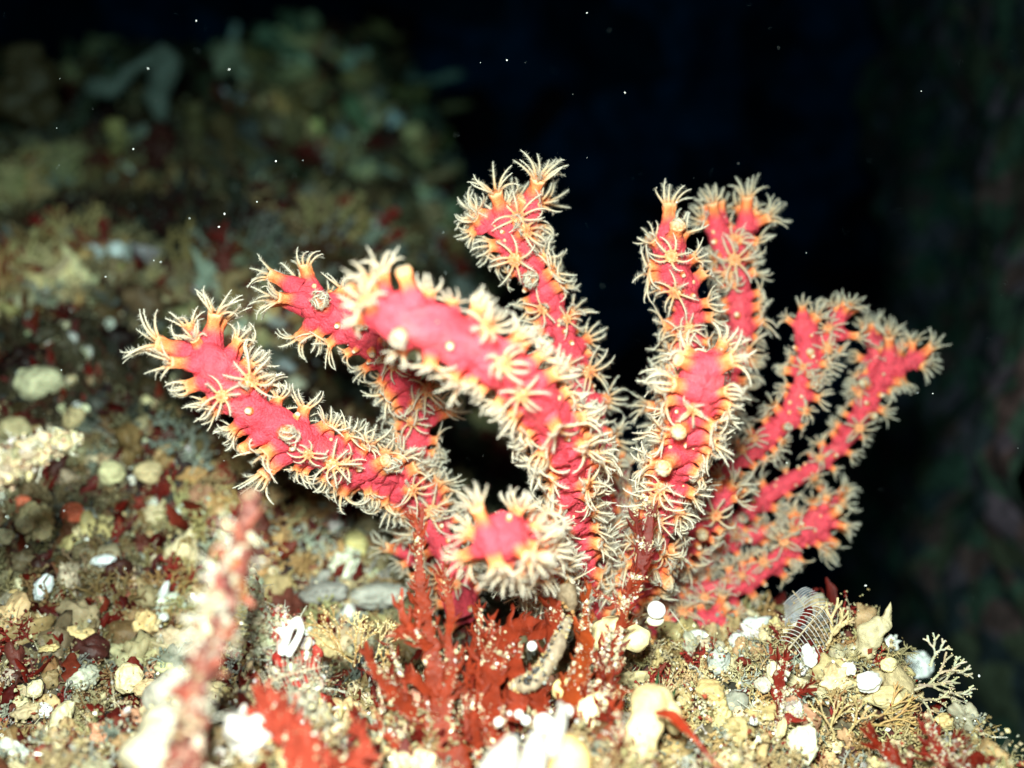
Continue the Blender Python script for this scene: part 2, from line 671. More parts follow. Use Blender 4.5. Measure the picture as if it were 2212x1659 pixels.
# pale bent tubes and lumps far up the slope
mb = MB()
P = scatter(420, .30, 1.0)
for k in range(len(P)):
    d = np.linalg.norm(P[k] - CAM)
    if P[k, 0] > .05:
        continue
    p = P[k].copy()
    dr = norm(rng.normal(size=3) + np.array([0, -.3, .8]))
    pts = [p]
    L = rng.uniform(.010, .030) * d / .5
    for q in range(5):
        dr = norm(dr + rng.normal(size=3) * .6)
        p = p + dr * L / 5
        pts.append(p)
    c = vis_jit(pick([(.5, .5, .4), (.42, .34, .12), (.26, .16, .07), (.2, .04, .03), (.16, .18, .10)], [3, 3, 3, 2, 3])) * patch(P[k])
    tube(mb, catmull(pts, 16), np.interp(np.linspace(0, 1, 16), [0, .2, .8, 1], [.5, 1, 1, .3]) * rng.uniform(.0015, .005) * d / .5, c, 8, lump=.6, lumpfreq=120)
tag(build(mb, 'far_growth', M_sponge, origin=(0, 0, 0)), 'tangled dull sponges and weeds blurred on the slope behind', 'marine growth', kind='stuff')

# tufts of fine branching turf
def tuft_geo(r, kind):
    mb = MB()
    nst = 7
    for s in range(nst):
        p = np.zeros(3)
        d = norm(np.array([r.normal() * .5, r.normal() * .5, 1]))
        path = [p]
        L = r.uniform(.6, 1)
        for k in range(5):
            d = norm(d + r.normal(size=3) * .25)
            p = p + d * L / 5
            path.append(p)
        tube(mb, path, np.linspace(.045, .02, 6), (1, 1, 1), 4)
        for k in range(7):
            i = r.integers(1, 6)
            b = path[i]
            dd = norm(d + r.normal(size=3) * .9)
            e = b + dd * r.uniform(.12, .3)
            tube(mb, [b, (b + e) / 2 + r.normal(size=3) * .03, e], [.028, .024, .016], (1, 1, 1), 3)
            if kind and r.uniform() < .8:
                v, f = ICO[0]
                mb.add(v * r.uniform(.03, .06) + e, (1, 1, 1), f3=f)
    return mb.arrays()


TUFTS = [tuft_geo(rng, k % 2) for k in range(8)]
mb = MB()
P = scatter(4200, .11, .8)
Nn = tnormal(P[:, 0], P[:, 1])
for k in range(len(P)):
    d = np.linalg.norm(P[k] - CAM)
    s = rng.uniform(.0028, .007) * (1 if d < .26 else 1.6 if d < .4 else 3.2)
    c = vis_jit(pick([OLIVE, BROWN, TAN, GREYG, RED, (.4, .28, .12)], [4, 4, 3, 3, 3, 2]))
    c = c * patch(P[k])
    A = TUFTS[rng.integers(8)]
    A = (A[0], A[1] * c, A[2], A[3], A[4], A[5])
    mb.extend(A, mat4(rotm(norm(Nn[k] + rng.normal(size=3) * .4 + np.array([0, -.2, .3])), rng.uniform(0, 6.28)), P[k] - Nn[k] * .0005, s))
tag(build(mb, 'turf', M_crust, origin=(0, 0, 0)), 'fuzzy olive and brown branching turf over the seabed', 'turf', kind='stuff')

# small ragged red blades
mb = MB()
P = scatter(2600, .12, .6)
P = P[(P[:, 0] < .02) | (rng.uniform(size=len(P)) < .18)]
for k in range(len(P)):
    d = np.linalg.norm(P[k] - CAM)
    L = rng.uniform(.003, .007) * (1 if d < .25 else 1.4)
    dr = norm(rng.normal(size=3) * .7 + np.array([0, -.1, 1]))
    p0 = P[k]
    w = L * rng.uniform(.06, .16)
    ribbon(mb, [p0, p0 + dr * L * .5 + rng.normal(size=3) * L * .1, p0 + dr * L], [w * .5, w, w * 1.1, w * .3], vis_jit(pick([(.20, .016, .010), (.13, .012, .009), (.26, .04, .02), (.20, .08, .04)], [4, 3, 2, 2])), norm(np.array([rng.normal() * .5, -1, rng.normal() * .5])), teeth=.8, rows=14, cols=4, thick=.00015)
tag(build(mb, 'red_algae_turf', M_weed, origin=(0, 0, 0)), 'small ragged dark red algae blades between the lumps', 'algae', kind='stuff')

# grains
mb = MB()
P = scatter(20000, .11, .34)
P = P[(P[:, 0] < .03) | (rng.uniform(size=len(P)) < .6)]
P[:, 2] += rng.uniform(0, 1, len(P)) ** 2.2 * .007
grains(mb, P, rng.gamma(1.6, .5, len(P)) * .00020 + .00008, pickn([CREAM, WHITE, TAN, (.03, .03, .03), RED], [5, 2, 4, 2, 1.4], len(P)) * np.array([patch(q) for q in P])[:, None])
tag(build(mb, 'sand_grains', M_grain, origin=(0, 0, 0), smooth=False), 'cream and white sand grains caught in the growth', 'sand', kind='stuff')

# (kept off the fast edge on the right)
# fluffy detritus: clumps of fine grains on short threads
mb = MB()
P = scatter(2300, .11, .36)
P = P[(P[:, 0] < .04) | (rng.uniform(size=len(P)) < .6)]
for k in range(len(P)):
    n = int(rng.integers(8, 26))
    R_ = rng.uniform(.0006, .0019)
    c = P[k] + np.array([0, -.0003, rng.uniform(.0, 1) ** 1.5 * .0055])
    Q = c + rng.normal(size=(n, 3)) * R_ * np.array([1, 1, rng.uniform(.6, 1.8)])
    grains(mb, Q, rng.uniform(.00014, .00046, n), pickn([(.62, .52, .31), (.74, .62, .38), (.46, .34, .17), (.52, .50, .38), (.28, .06, .03)], [4, 3, 4, 3, 1.4], n) * patch(P[k]))
    if rng.uniform() < .6:
        e = c + norm(rng.normal(size=3) + np.array([0, 0, 1.2])) * R_ * rng.uniform(2, 4)
        tube(mb, [c, (c + e) / 2 + rng.normal(size=3) * R_ * .3, e], [.00010, .00008, .00004], (.5, .44, .3), 3)
tag(build(mb, 'detritus', M_grain, origin=(0, 0, 0), smooth=False), 'fluffy pale brown detritus lying over the seabed growth', 'detritus', kind='stuff')

# ------------------------------------------------------------------ soft coral
PINK = np.array([.68, .062, .092])
ORANGE = np.array([.78, .16, .04])
YEL = np.array([.88, .38, .15])
TW = np.array([.88, .84, .74])


def tentacle(mb, base, rad, tang, theta, L, r0, r, nseg=9, pin=True, sway=None, drift=0.0):
    z = np.array([0, 0, 1.0])
    p = base.copy()
    C = [p.copy()]
    ts = np.linspace(0, 1, nseg)
    az = 0
    for k in range(1, nseg):
        th = theta(ts[k])
        az += drift / nseg
        d = math.sin(th) * (rad * math.cos(az) + tang * math.sin(az)) + math.cos(th) * z
        if sway is not None:
            d = norm(d + sway * ts[k])
        p = p + d * L / (nseg - 1)
        C.append(p.copy())
    C = np.array(C)
    rr = np.interp(ts, [0, .15, .5, 1], [r0 * 1.2, r0, r0 * .68, r0 * .22])
    cc = np.array([(.94, .44, .16), (.95, .68, .42), (.96, .84, .64), (.96, .93, .84)])
    tc = np.stack([np.interp(ts, [0, .18, .5, 1], cc[:, i]) for i in range(3)], 1)
    tube(mb, C, rr, tc, sides=5, m=1)
    if pin:
        Tn = norm(np.gradient(C, axis=0))
        up = norm(np.cross(tang, Tn))
        n = 14
        for sgn in (-1, 1):
            for k in range(n):
                t = .16 + .82 * (k + r.uniform(-.2, .2)) / n
                b = np.array([np.interp(t, ts, C[:, i]) for i in range(3)])
                i = min(int(t * (nseg - 1)), nseg - 1)
                dr = norm(sgn * tang * 1.0 + Tn[i] * .55 + up[i] * r.uniform(-.5, .7) + r.normal(size=3) * .12)
                l = (.95 if t < .8 else .6) * r.uniform(.75, 1.15)
                w = .062
                s1, s2 = norm(np.cross(dr, Tn[i])) * w, norm(Tn[i]) * w
                mb.add([b + s1, b - s1 * .5 + s2, b - s1 * .5 - s2, b + dr * l], TW, f3=[(0, 1, 3), (1, 2, 3), (2, 0, 3)], m=1)


def polyp_geo(kind, seed):
    """millimetre units, +z away from the branch"""
    r = np.random.default_rng(seed)
    mb = MB()
    H = {'tall': 4.6, 'knob': 3.6, 'bud': 1.4}.get(kind, 2.3) * r.uniform(.85, 1.15)
    lean = r.normal(size=2) * .25
    n, sides = 11, 14
    t = np.linspace(0, 1, n)
    if kind == 'bud':
        R_ = np.interp(t, [0, .45, .75, 1], [1.3, 1.0, .85, .62])
    else:
        R_ = np.interp(t, [0, .35, .62, .82, 1], [2.2, 1.65, 1.12, 1.08, 1.2])
    C = np.stack([lean[0] * t ** 2, lean[1] * t ** 2, -1.3 + (H + 1.3) * t], 1)
    a = np.arange(sides) / sides * 2 * math.pi
    V, cc = [], []
    for k in range(n):
        rr = R_[k] * (1 + .06 * np.cos(8 * a + seed) * sstep(.4, 1, t[k]) + .08 * r.normal() * .4 + .05 * np.cos(2 * a + r.uniform(0, 6)))
        V.append(np.stack([C[k, 0] + rr * np.cos(a), C[k, 1] + rr * np.sin(a), np.full(sides, C[k, 2])], 1))
        streak = (.5 + .5 * np.cos(4 * a + seed * 1.7 + 1.2 * t[k]))[:, None]
        m1 = sstep(.38, .85, t[k])
        c = PINK * (1 - m1) + ORANGE * m1
        c = c[None, :] * (1 - streak * .5 * m1) + YEL[None, :] * streak * .5 * m1
        m2 = sstep(.86, 1, t[k])
        c = c * (1 - m2) + (YEL * .8 + TW * .2) * m2
        cc.append(c)
    V, cc = np.vstack(V), np.vstack(cc)
    i = np.arange(n - 1)[:, None] * sides
    j = np.arange(sides)[None, :]
    j2 = (j + 1) % sides
    f4 = np.stack([i + j, i + j2, i + sides + j2, i + sides + j], -1).reshape(-1, 4)
    top = C[-1] + np.array([0, 0, -.15])
    V = np.vstack([V, top])
    cc = np.vstack([cc, ORANGE])
    b = (n - 1) * sides
    mb.add(V, cc, f3=[(b + q, b + (q + 1) % sides, n * sides) for q in range(sides)], f4=f4, m=0)
    if kind == 'bud':
        vv, ff = ICO[1]
        mb.add(vv * .6 + C[-1], YEL * .5 + TW * .5, f3=ff, m=0)
        return mb.arrays()
    sway = np.array([r.normal(), r.normal(), 0]) * .35
    a0 = r.uniform(0, 6.28)
    size_ = r.uniform(.78, 1.12)
    for k in range(8):
        az = a0 + k * math.pi / 4 + r.normal() * .09
        rad = np.array([math.cos(az), math.sin(az), 0])
        tang = np.array([-math.sin(az), math.cos(az), 0])
        base = C[-1] + rad * R_[-1] * .72 + np.array([0, 0, -.1])
        j = r.normal() * .15
        L = 4.3 * size_ * r.uniform(.82, 1.12)
        r0 = .235
        if kind in ('star',):
            b1, b2 = 1.2 + j, r.uniform(-.9, 1.2)
            th = lambda t, b1=b1, b2=b2: b1 + b2 * t * t
        elif kind == 'cup':
            c2 = r.uniform(1.0, 2.4)
            th = lambda t, j=j, c2=c2: .75 + j + .9 * t - c2 * t * t
        elif kind in ('spread', 'tall'):
            c2 = r.uniform(.1, 1.6)
            th = lambda t, j=j, c2=c2: .45 + j + c2 * t
        elif kind == 'hook':
            c2 = r.uniform(1.9, 3.2)
            L *= .95
            th = lambda t, j=j, c2=c2: 1.0 + j - c2 * t
        elif kind == 'droop':
            c2 = r.uniform(1.2, 2.2)
            th = lambda t, j=j, c2=c2: .6 + j + c2 * t
        else:   # knob: tentacles folded over the mouth
            L, r0 = 1.9, .42
            th = lambda t, j=j: .35 + j - 3.6 * t
        mult = .2 if kind == 'knob' else 1
        tentacle(mb, base, rad, tang, th, L, r0, r, nseg=10, pin=True if kind != 'knob' else k % 2 == 0, sway=sway * mult, drift=r.normal() * .9 * mult)
    return mb.arrays()


# (the branch code calls tentacle through polyp_geo; r is passed explicitly)
KINDS = ['star'] * 7 + ['cup'] * 5 + ['spread'] * 6 + ['hook'] * 5 + ['droop'] * 4 + ['tall'] * 5 + ['knob'] * 4 + ['bud'] * 3
VAR = [(k, polyp_geo(k, 100 + i)) for i, k in enumerate(KINDS)]
POLY_MESH = {}


def variant(kind):
    ids = [i for i, (k, _) in enumerate(VAR) if k == kind]
    return int(rng.choice(ids))


def polyp_mesh(i):
    if i not in POLY_MESH:
        mb = MB()
        mb.extend(VAR[i][1], mat4(np.eye(3), (0, 0, 0), .001))
        POLY_MESH[i] = mb.mesh('polyp', [M_flesh, M_tent])
    return POLY_MESH[i]


# px, py, distance, radius in px (of the 2212 px wide picture), tip first
BR = [
    # left long branch
    ('A', [(425, 735, .198, 30), (470, 800, .198, 48), (540, 880, .201, 44), (640, 950, .206, 44), (750, 1000, .215, 40), (850, 1040, .226, 34), (925, 1090, .236, 28)], 1.0),
    # trunk behind the near branch, ending in the second tip
    ('B', [(640, 620, .216, 28), (690, 665, .217, 40), (760, 710, .219, 40), (830, 770, .224, 38), (885, 840, .230, 34), (903, 920, .234, 29), (885, 1020, .236, 30), (925, 1100, .236, 34), (965, 1200, .238, 34), (1000, 1320, .240, 38)], 1.0),
    # near arching branch
    ('C', [(800, 655, .166, 36), (850, 680, .166, 58), (940, 712, .167, 60), (1050, 768, .171, 56), (1145, 845, .179, 51), (1208, 945, .192, 43), (1232, 1065, .206, 35), (1248, 1180, .222, 30), (1262, 1330, .238, 34)], 1.0),
    # tall centre branch
    ('D', [(1088, 455, .226, 22), (1098, 505, .226, 33), (1140, 580, .228, 32), (1190, 660, .231, 33), (1225, 740, .234, 30), (1255, 830, .238, 29), (1285, 950, .242, 28), (1300, 1080, .246, 28), (1295, 1200, .248, 30), (1280, 1340, .246, 34)], 1.0),
    # upright, right of centre
    ('E', [(1440, 510, .224, 24), (1455, 570, .224, 36), (1480, 640, .227, 34), (1490, 710, .231, 32), (1485, 800, .235, 28), (1465, 920, .240, 27), (1430, 1060, .246, 27), (1380, 1200, .248, 28), (1330, 1330, .248, 32)], 1.0),
    ('E2', [(1535, 465, .246, 20), (1560, 520, .246, 28), (1590, 600, .248, 28), (1600, 680, .250, 28), (1580, 780, .253, 26), (1540, 900, .255, 25), (1490, 1030, .256, 26), (1430, 1170, .254, 28)], 1.0),
    # front right column, tip turned to the camera
    ('F', [(1525, 775, .186, 36), (1515, 830, .189, 52), (1490, 910, .196, 45), (1462, 1000, .204, 40), (1430, 1100, .213, 34), (1400, 1200, .224, 32), (1350, 1300, .236, 34)], 1.0),
    ('G', [(1735, 680, .248, 22), (1742, 740, .248, 31), (1735, 830, .249, 27), (1705, 900, .250, 29), (1650, 950, .251, 27), (1580, 1000, .252, 25), (1510, 1060, .253, 25), (1440, 1150, .253, 26), (1380, 1250, .252, 28)], .76),
    ('H', [(1935, 755, .258, 20), (1905, 810, .258, 28), (1870, 880, .259, 26), (1830, 945, .260, 22), (1770, 1000, .261, 22), (1690, 1050, .262, 21), (1600, 1115, .262, 21), (1510, 1190, .261, 23), (1420, 1270, .257, 26)], .74),
    ('I', [(1800, 1110, .256, 22), (1750, 1140, .256, 34), (1695, 1195, .256, 28), (1630, 1245, .257, 25), (1560, 1275, .257, 28), (1480, 1290, .256, 27), (1380, 1310, .252, 30)], .78),
    # near bulb whose tip faces the camera
    ('J', [(1045, 1175, .168, 40), (1085, 1160, .172, 54), (1130, 1175, .182, 47), (1160, 1220, .200, 38), (1190, 1270, .220, 34), (1215, 1330, .238, 32)], 1.0),
    ('K', [(1450, 1090, .226, 18), (1405, 1125, .230, 22), (1350, 1170, .236, 24), (1290, 1240, .242, 28), (1270, 1310, .246, 28)], .9),
    ('M', [(1570, 1060, .238, 18), (1530, 1120, .240, 24), (1480, 1180, .243, 25), (1400, 1250, .246, 27), (1330, 1330, .248, 30)], .9),
    ('N', [(870, 1180, .250, 16), (905, 1215, .249, 20), (960, 1270, .247, 22), (1030, 1330, .246, 26)], .85),
]
BR += [
    ('G2', [(1815, 672, .250, 16), (1795, 720, .250, 24), (1760, 765, .249, 24), (1738, 810, .249, 24)], .78),
    ('H2', [(1885, 725, .262, 16), (1892, 770, .261, 22), (1880, 820, .260, 22), (1862, 880, .259, 22)], .74),
    ('H3', [(1975, 780, .256, 14), (1945, 790, .257, 20), (1905, 810, .258, 22)], .76),
    ('E3', [(1618, 480, .247, 14), (1595, 520, .247, 22), (1575, 560, .247, 24)], .95),
    ('D2', [(1148, 440, .226, 14), (1135, 470, .226, 24), (1110, 510, .226, 26)], 1.0),
    ('D3', [(1035, 480, .225, 12), (1060, 490, .225, 20), (1092, 510, .226, 24)], .8),
    ('P', [(1335, 1010, .250, 14), (1350, 1080, .251, 22), (1340, 1180, .251, 24), (1300, 1300, .250, 26)], .9),
    ('Q', [(1640, 1150, .264, 14), (1580, 1170, .263, 22), (1500, 1215, .262, 24), (1400, 1290, .258, 26)], .9),
    ('U', [(1560, 1330, .248, 14), (1500, 1345, .248, 22), (1420, 1345, .248, 26), (1330, 1340, .248, 28)], .8),
    ('V', [(1800, 1080, .262, 12), (1770, 1110, .260, 22), (1730, 1150, .258, 26)], .9),
]
base = at(1230, 1345, .245)
coral = empty('soft_coral', base)
tag(coral, 'pink branching soft coral covered in white feathery orange stalked polyps', 'soft coral')

def d_(p):
    return float((p - CAM) @ FWD)


allp = []      # every polyp: branch object, position, direction, kind, scale, score
for bi, (bn, ctrl, dens) in enumerate(BR):
    ctrl = np.array(ctrl, float)
    P3 = np.array([at(a, b, d) for a, b, d, r_ in ctrl])
    rr = np.array([px2m(r_, d) for a, b, d, r_ in ctrl]) * (.82 if bn not in 'ABCFJ' else .94 if bn in 'ACJ' else .86)
    n = 90
    C = catmull(P3, n)
    rr[0] = rr[1] * .95
    rad = catmull(np.stack([rr, rr * 0, rr * 0], 1), n)[:, 0]
    sl = np.cumsum(np.r_[0, np.linalg.norm(np.diff(C, axis=0), axis=1)])
    # round off the tip
    r_t = rad[3]
    tipf = np.sqrt(np.clip(1 - (1 - np.clip(sl / (r_t * 1.2), 0, 1)) ** 2, 0, 1))
    rad2 = rad * np.maximum(tipf, .02)
    Tn, Nv, Bv = frames(C)
    sides = 36
    a = np.arange(sides) / sides * 2 * math.pi
    dirs = np.cos(a)[None, :, None] * Nv[:, None, :] + np.sin(a)[None, :, None] * Bv[:, None, :]
    V = C[:, None, :] + dirs * rad2[:, None, None]
    k = 1 + .17 * fbm(V * 320, 3, 50 + bi) + .13 * fbm(V * 130, 2, 80 + bi)
    V = C[:, None, :] + dirs * (rad2[:, None] * k)[:, :, None]
    mb = MB()
    ii = np.arange(n - 1)[:, None] * sides
    jj = np.arange(sides)[None, :]
    j2 = (jj + 1) % sides
    f4 = np.stack([ii + jj, ii + sides + jj, ii + sides + j2, ii + j2], -1).reshape(-1, 4)
    cn = fbm(V.reshape(-1, 3) * 260, 3, 7)[:, None]
    cc = PINK * (1 + .10 * cn) + np.array([.0, .03, .02]) * np.clip(cn, 0, 1)
    mb.add(V.reshape(-1, 3), cc, f4=f4)

    # candidates for polyps: spread by distance, sparse on the bare strip that faces the viewer
    got = []
    gd = []
    ncand = 2600
    Ltot = sl[-1]
    for _ in range(ncand):
        s = rng.uniform(0, 1) * Ltot * (.97 if bn != 'N' else .9)
        i0 = min(int(np.searchsorted(sl, s)), n - 1)
        c, tn, r_ = C[i0], Tn[i0], rad2[i0]
        ang = rng.uniform(0, 2 * math.pi)
        nd = math.cos(ang) * Nv[i0] + math.sin(ang) * Bv[i0]
        tocam = norm(CAM - c)
        face = float(np.dot(nd, tocam))
        tipness = max(0, 1 - s / (2.2 * r_t))
        dd = norm(nd - tn * (.12 + 1.3 * tipness ** 1.5))
        if .05 < face < .62:
            dd = norm(dd - tocam * .40)
        p = c + nd * r_ * .9
        face2 = float(np.dot(dd, tocam))
        pr = 1.0
        if face > .45:
            pr = .62 if bn not in 'ABCFJ' else .36 if bn == 'F' else .06 if bn == 'C' else .14
            if bn in ('F', 'J', 'K', 'M'):
                pr = .45
        if bn == 'J' and np.dot(nd, RIGHT) < -.2 and face > -.3:
            pr *= .25
        if rng.uniform() > pr:
            continue
        mind = .0026 if tipness < .3 else .0032
        if bn in ('J', 'C'):
            mind = .0027
        if face < -.3:
            mind = .0042
        if any(np.dot(p - g, p - g) < mind * mind for g in got):
            continue
        got.append(p)
        gd.append((dd, face, tipness, s))
    # the wreath of long polyps round the tip
    tipsc = 1.0
    ax = -Tn[2]
    st = []
    n_t = 5 if bn not in ('D2', 'D3', 'E3', 'G2', 'H3', 'V') else 4
    for q in range(n_t + 1):
        a_ = q * 2 * math.pi / n_t + rng.uniform(-.3, .3) + bi
        rad_ = math.cos(a_) * Nv[2] + math.sin(a_) * Bv[2]
        if q == n_t:
            if bn in ('F', 'J'):
                continue
            dd = norm(ax + rng.normal(size=3) * .2)
            p = C[1] + dd * rad2[8] * .3
        else:
            dd = norm(rad_ * 1.0 + ax * rng.uniform(.5, 1.1))
            if bn in ('F', 'J'):
                dd = norm(rad_ + ax * .25)
            p = C[4] + rad_ * rad2[4] * .7
        if np.dot(dd, norm(CAM - p)) > .7:
            continue
        st.append((p, dd))
    g2, d2_ = [], []
    for p, dd_ in zip(got, gd):
        if any(np.dot(p - q_, p - q_) < .0030 ** 2 for q_, _ in st):
            continue
        g2.append(p)
        d2_.append(dd_)
    got = g2 + [p for p, _ in st]
    gd = d2_ + [(dd, -.1, 9.0, 0) for _, dd in st]
    # small cream buds set straight on the skin
    for _ in range(int(30 * dens * Ltot / .1)):
        s = rng.uniform(0.02, .95) * Ltot
        i0 = min(int(np.searchsorted(sl, s)), n - 1)
        ang = rng.uniform(0, 2 * math.pi)
        nd = math.cos(ang) * Nv[i0] + math.sin(ang) * Bv[i0]
        if np.dot(nd, norm(CAM - C[i0])) < .1:
            continue
        p = C[i0] + nd * rad2[i0] * 1.0
        s_ = rng.uniform(.00025, .00055)
        blob(mb, p, s_, (.90, .42, .25), sub=1, rough=.1)
    org = C[-1]
    br = link('branch', mb.mesh('branch', [M_flesh], org), coral, org)
    for p, (dd, face, tipness, s) in zip(got, gd):
        if tipness > 5:
            kd = rng.choice(['tall', 'spread', 'cup', 'knob'], p=[.5, .25, .17, .08])
        elif tipness > .25:
            kd = rng.choice(['tall', 'knob', 'hook', 'spread', 'bud'], p=[.45, .17, .2, .12, .06])
        elif face > .45:
            kd = rng.choice(['star', 'bud', 'hook', 'knob'], p=[.50, .38, .09, .03])
        elif face > 0:
            kd = rng.choice(['star', 'cup', 'spread', 'hook', 'droop', 'bud', 'knob'], p=[.28, .20, .27, .09, .12, .03, .01])
        else:
            kd = rng.choice(['star', 'cup', 'spread', 'hook', 'droop', 'tall'], p=[.12, .22, .36, .08, .14, .08])
        sc = rng.uniform(.82, 1.30) * dens * (.85 if d_(p) < .185 else 1)
        if tipness > 5:
            sc *= 1.08
        if kd == 'bud':
            sc *= rng.uniform(.5, .9)
        d = float((p - CAM) @ FWD)
        score = sc / d * (1.0 if face > -.25 else .4) * (.5 if kd == 'bud' else 1) * (1.25 if tipness > .25 else 1)
        dd = norm(dd + rng.normal(size=3) * .16 + np.array([0, 0, .10]))
        allp.append((br, p, dd, kd, sc, score))

order = sorted(range(len(allp)), key=lambda i: -allp[i][5])
rest = MB()
for rank, i in enumerate(order):
    br, p, dd, kd, sc, score = allp[i]
    vi = variant(kd)
    Rm = rotm(dd, rng.uniform(0, 6.28))
    if rank < 100:
        o = bpy.data.objects.new('polyp', polyp_mesh(vi))
        COL.objects.link(o)
        o.parent = br
        M = mat4(Rm, p - WORLD[br.name], sc)
        o.matrix_local = Matrix(M.tolist())
        if kd == 'bud':
            o['label'] = 'closed orange bud'
        if kd == 'knob':
            o['label'] = 'closed cream polyp with folded tentacles'
    else:
        rest.extend(VAR[vi][1], mat4(Rm, p, sc * .001))
o = build(rest, 'polyps', [M_flesh, M_tent], coral, origin=base)
tag(o, 'many smaller feathery polyps further back', kind='stuff')
print('polyps', len(allp), 'verts in rest', rest.n)


# ------------------------------------------------------------------ foreground and other single things
def gd(px, py):
    p, d = ground(px, py)
    return d if d is not None else .25


def lump(name, label, cat, px, py, wx, wy, col, tilt=0, group=None, d=None, mat=None, rough=.12, freq=1.3, parent=None, sub=4, zr=None, pores=0, colvar=.05):
    """a rounded body whose foot rests where this line of sight meets the seabed"""
    if d is None:
        d = gd(px, py + wy * .75) - px2m(min(wx, wy) * .35, .2) - .0062
    c = at(px, py, d)
    a, b = px2m(wx, d), px2m(wy, d)
    t = R(tilt)
    Rm = np.stack([RIGHT * math.cos(t) + UP * math.sin(t), FWD, -RIGHT * math.sin(t) + UP * math.cos(t)], 1)
    mb = MB()
    blob(mb, c, np.array([a, zr if zr else (a + b) / 2, b]), col, sub=sub, rough=rough, Rm=Rm, freq=freq, colvar=colvar)
    if pores:
        v, cc = mb.v[0], mb.c[0]
        n = norm(v - c)
        for _ in range(pores):
            q = norm(-FWD + rng.normal(size=3) * .6)
            k = np.arccos(np.clip(n @ q, -1, 1))
            w = np.exp(-(k / .09) ** 2)[:, None]
            cc[:] = cc * (1 - .75 * w)
            v[:] = v - n * w * a * .07
    o = build(mb, name, mat or M_sponge, parent)
    if parent is None:
        tag(o, label, cat, group)
    return o


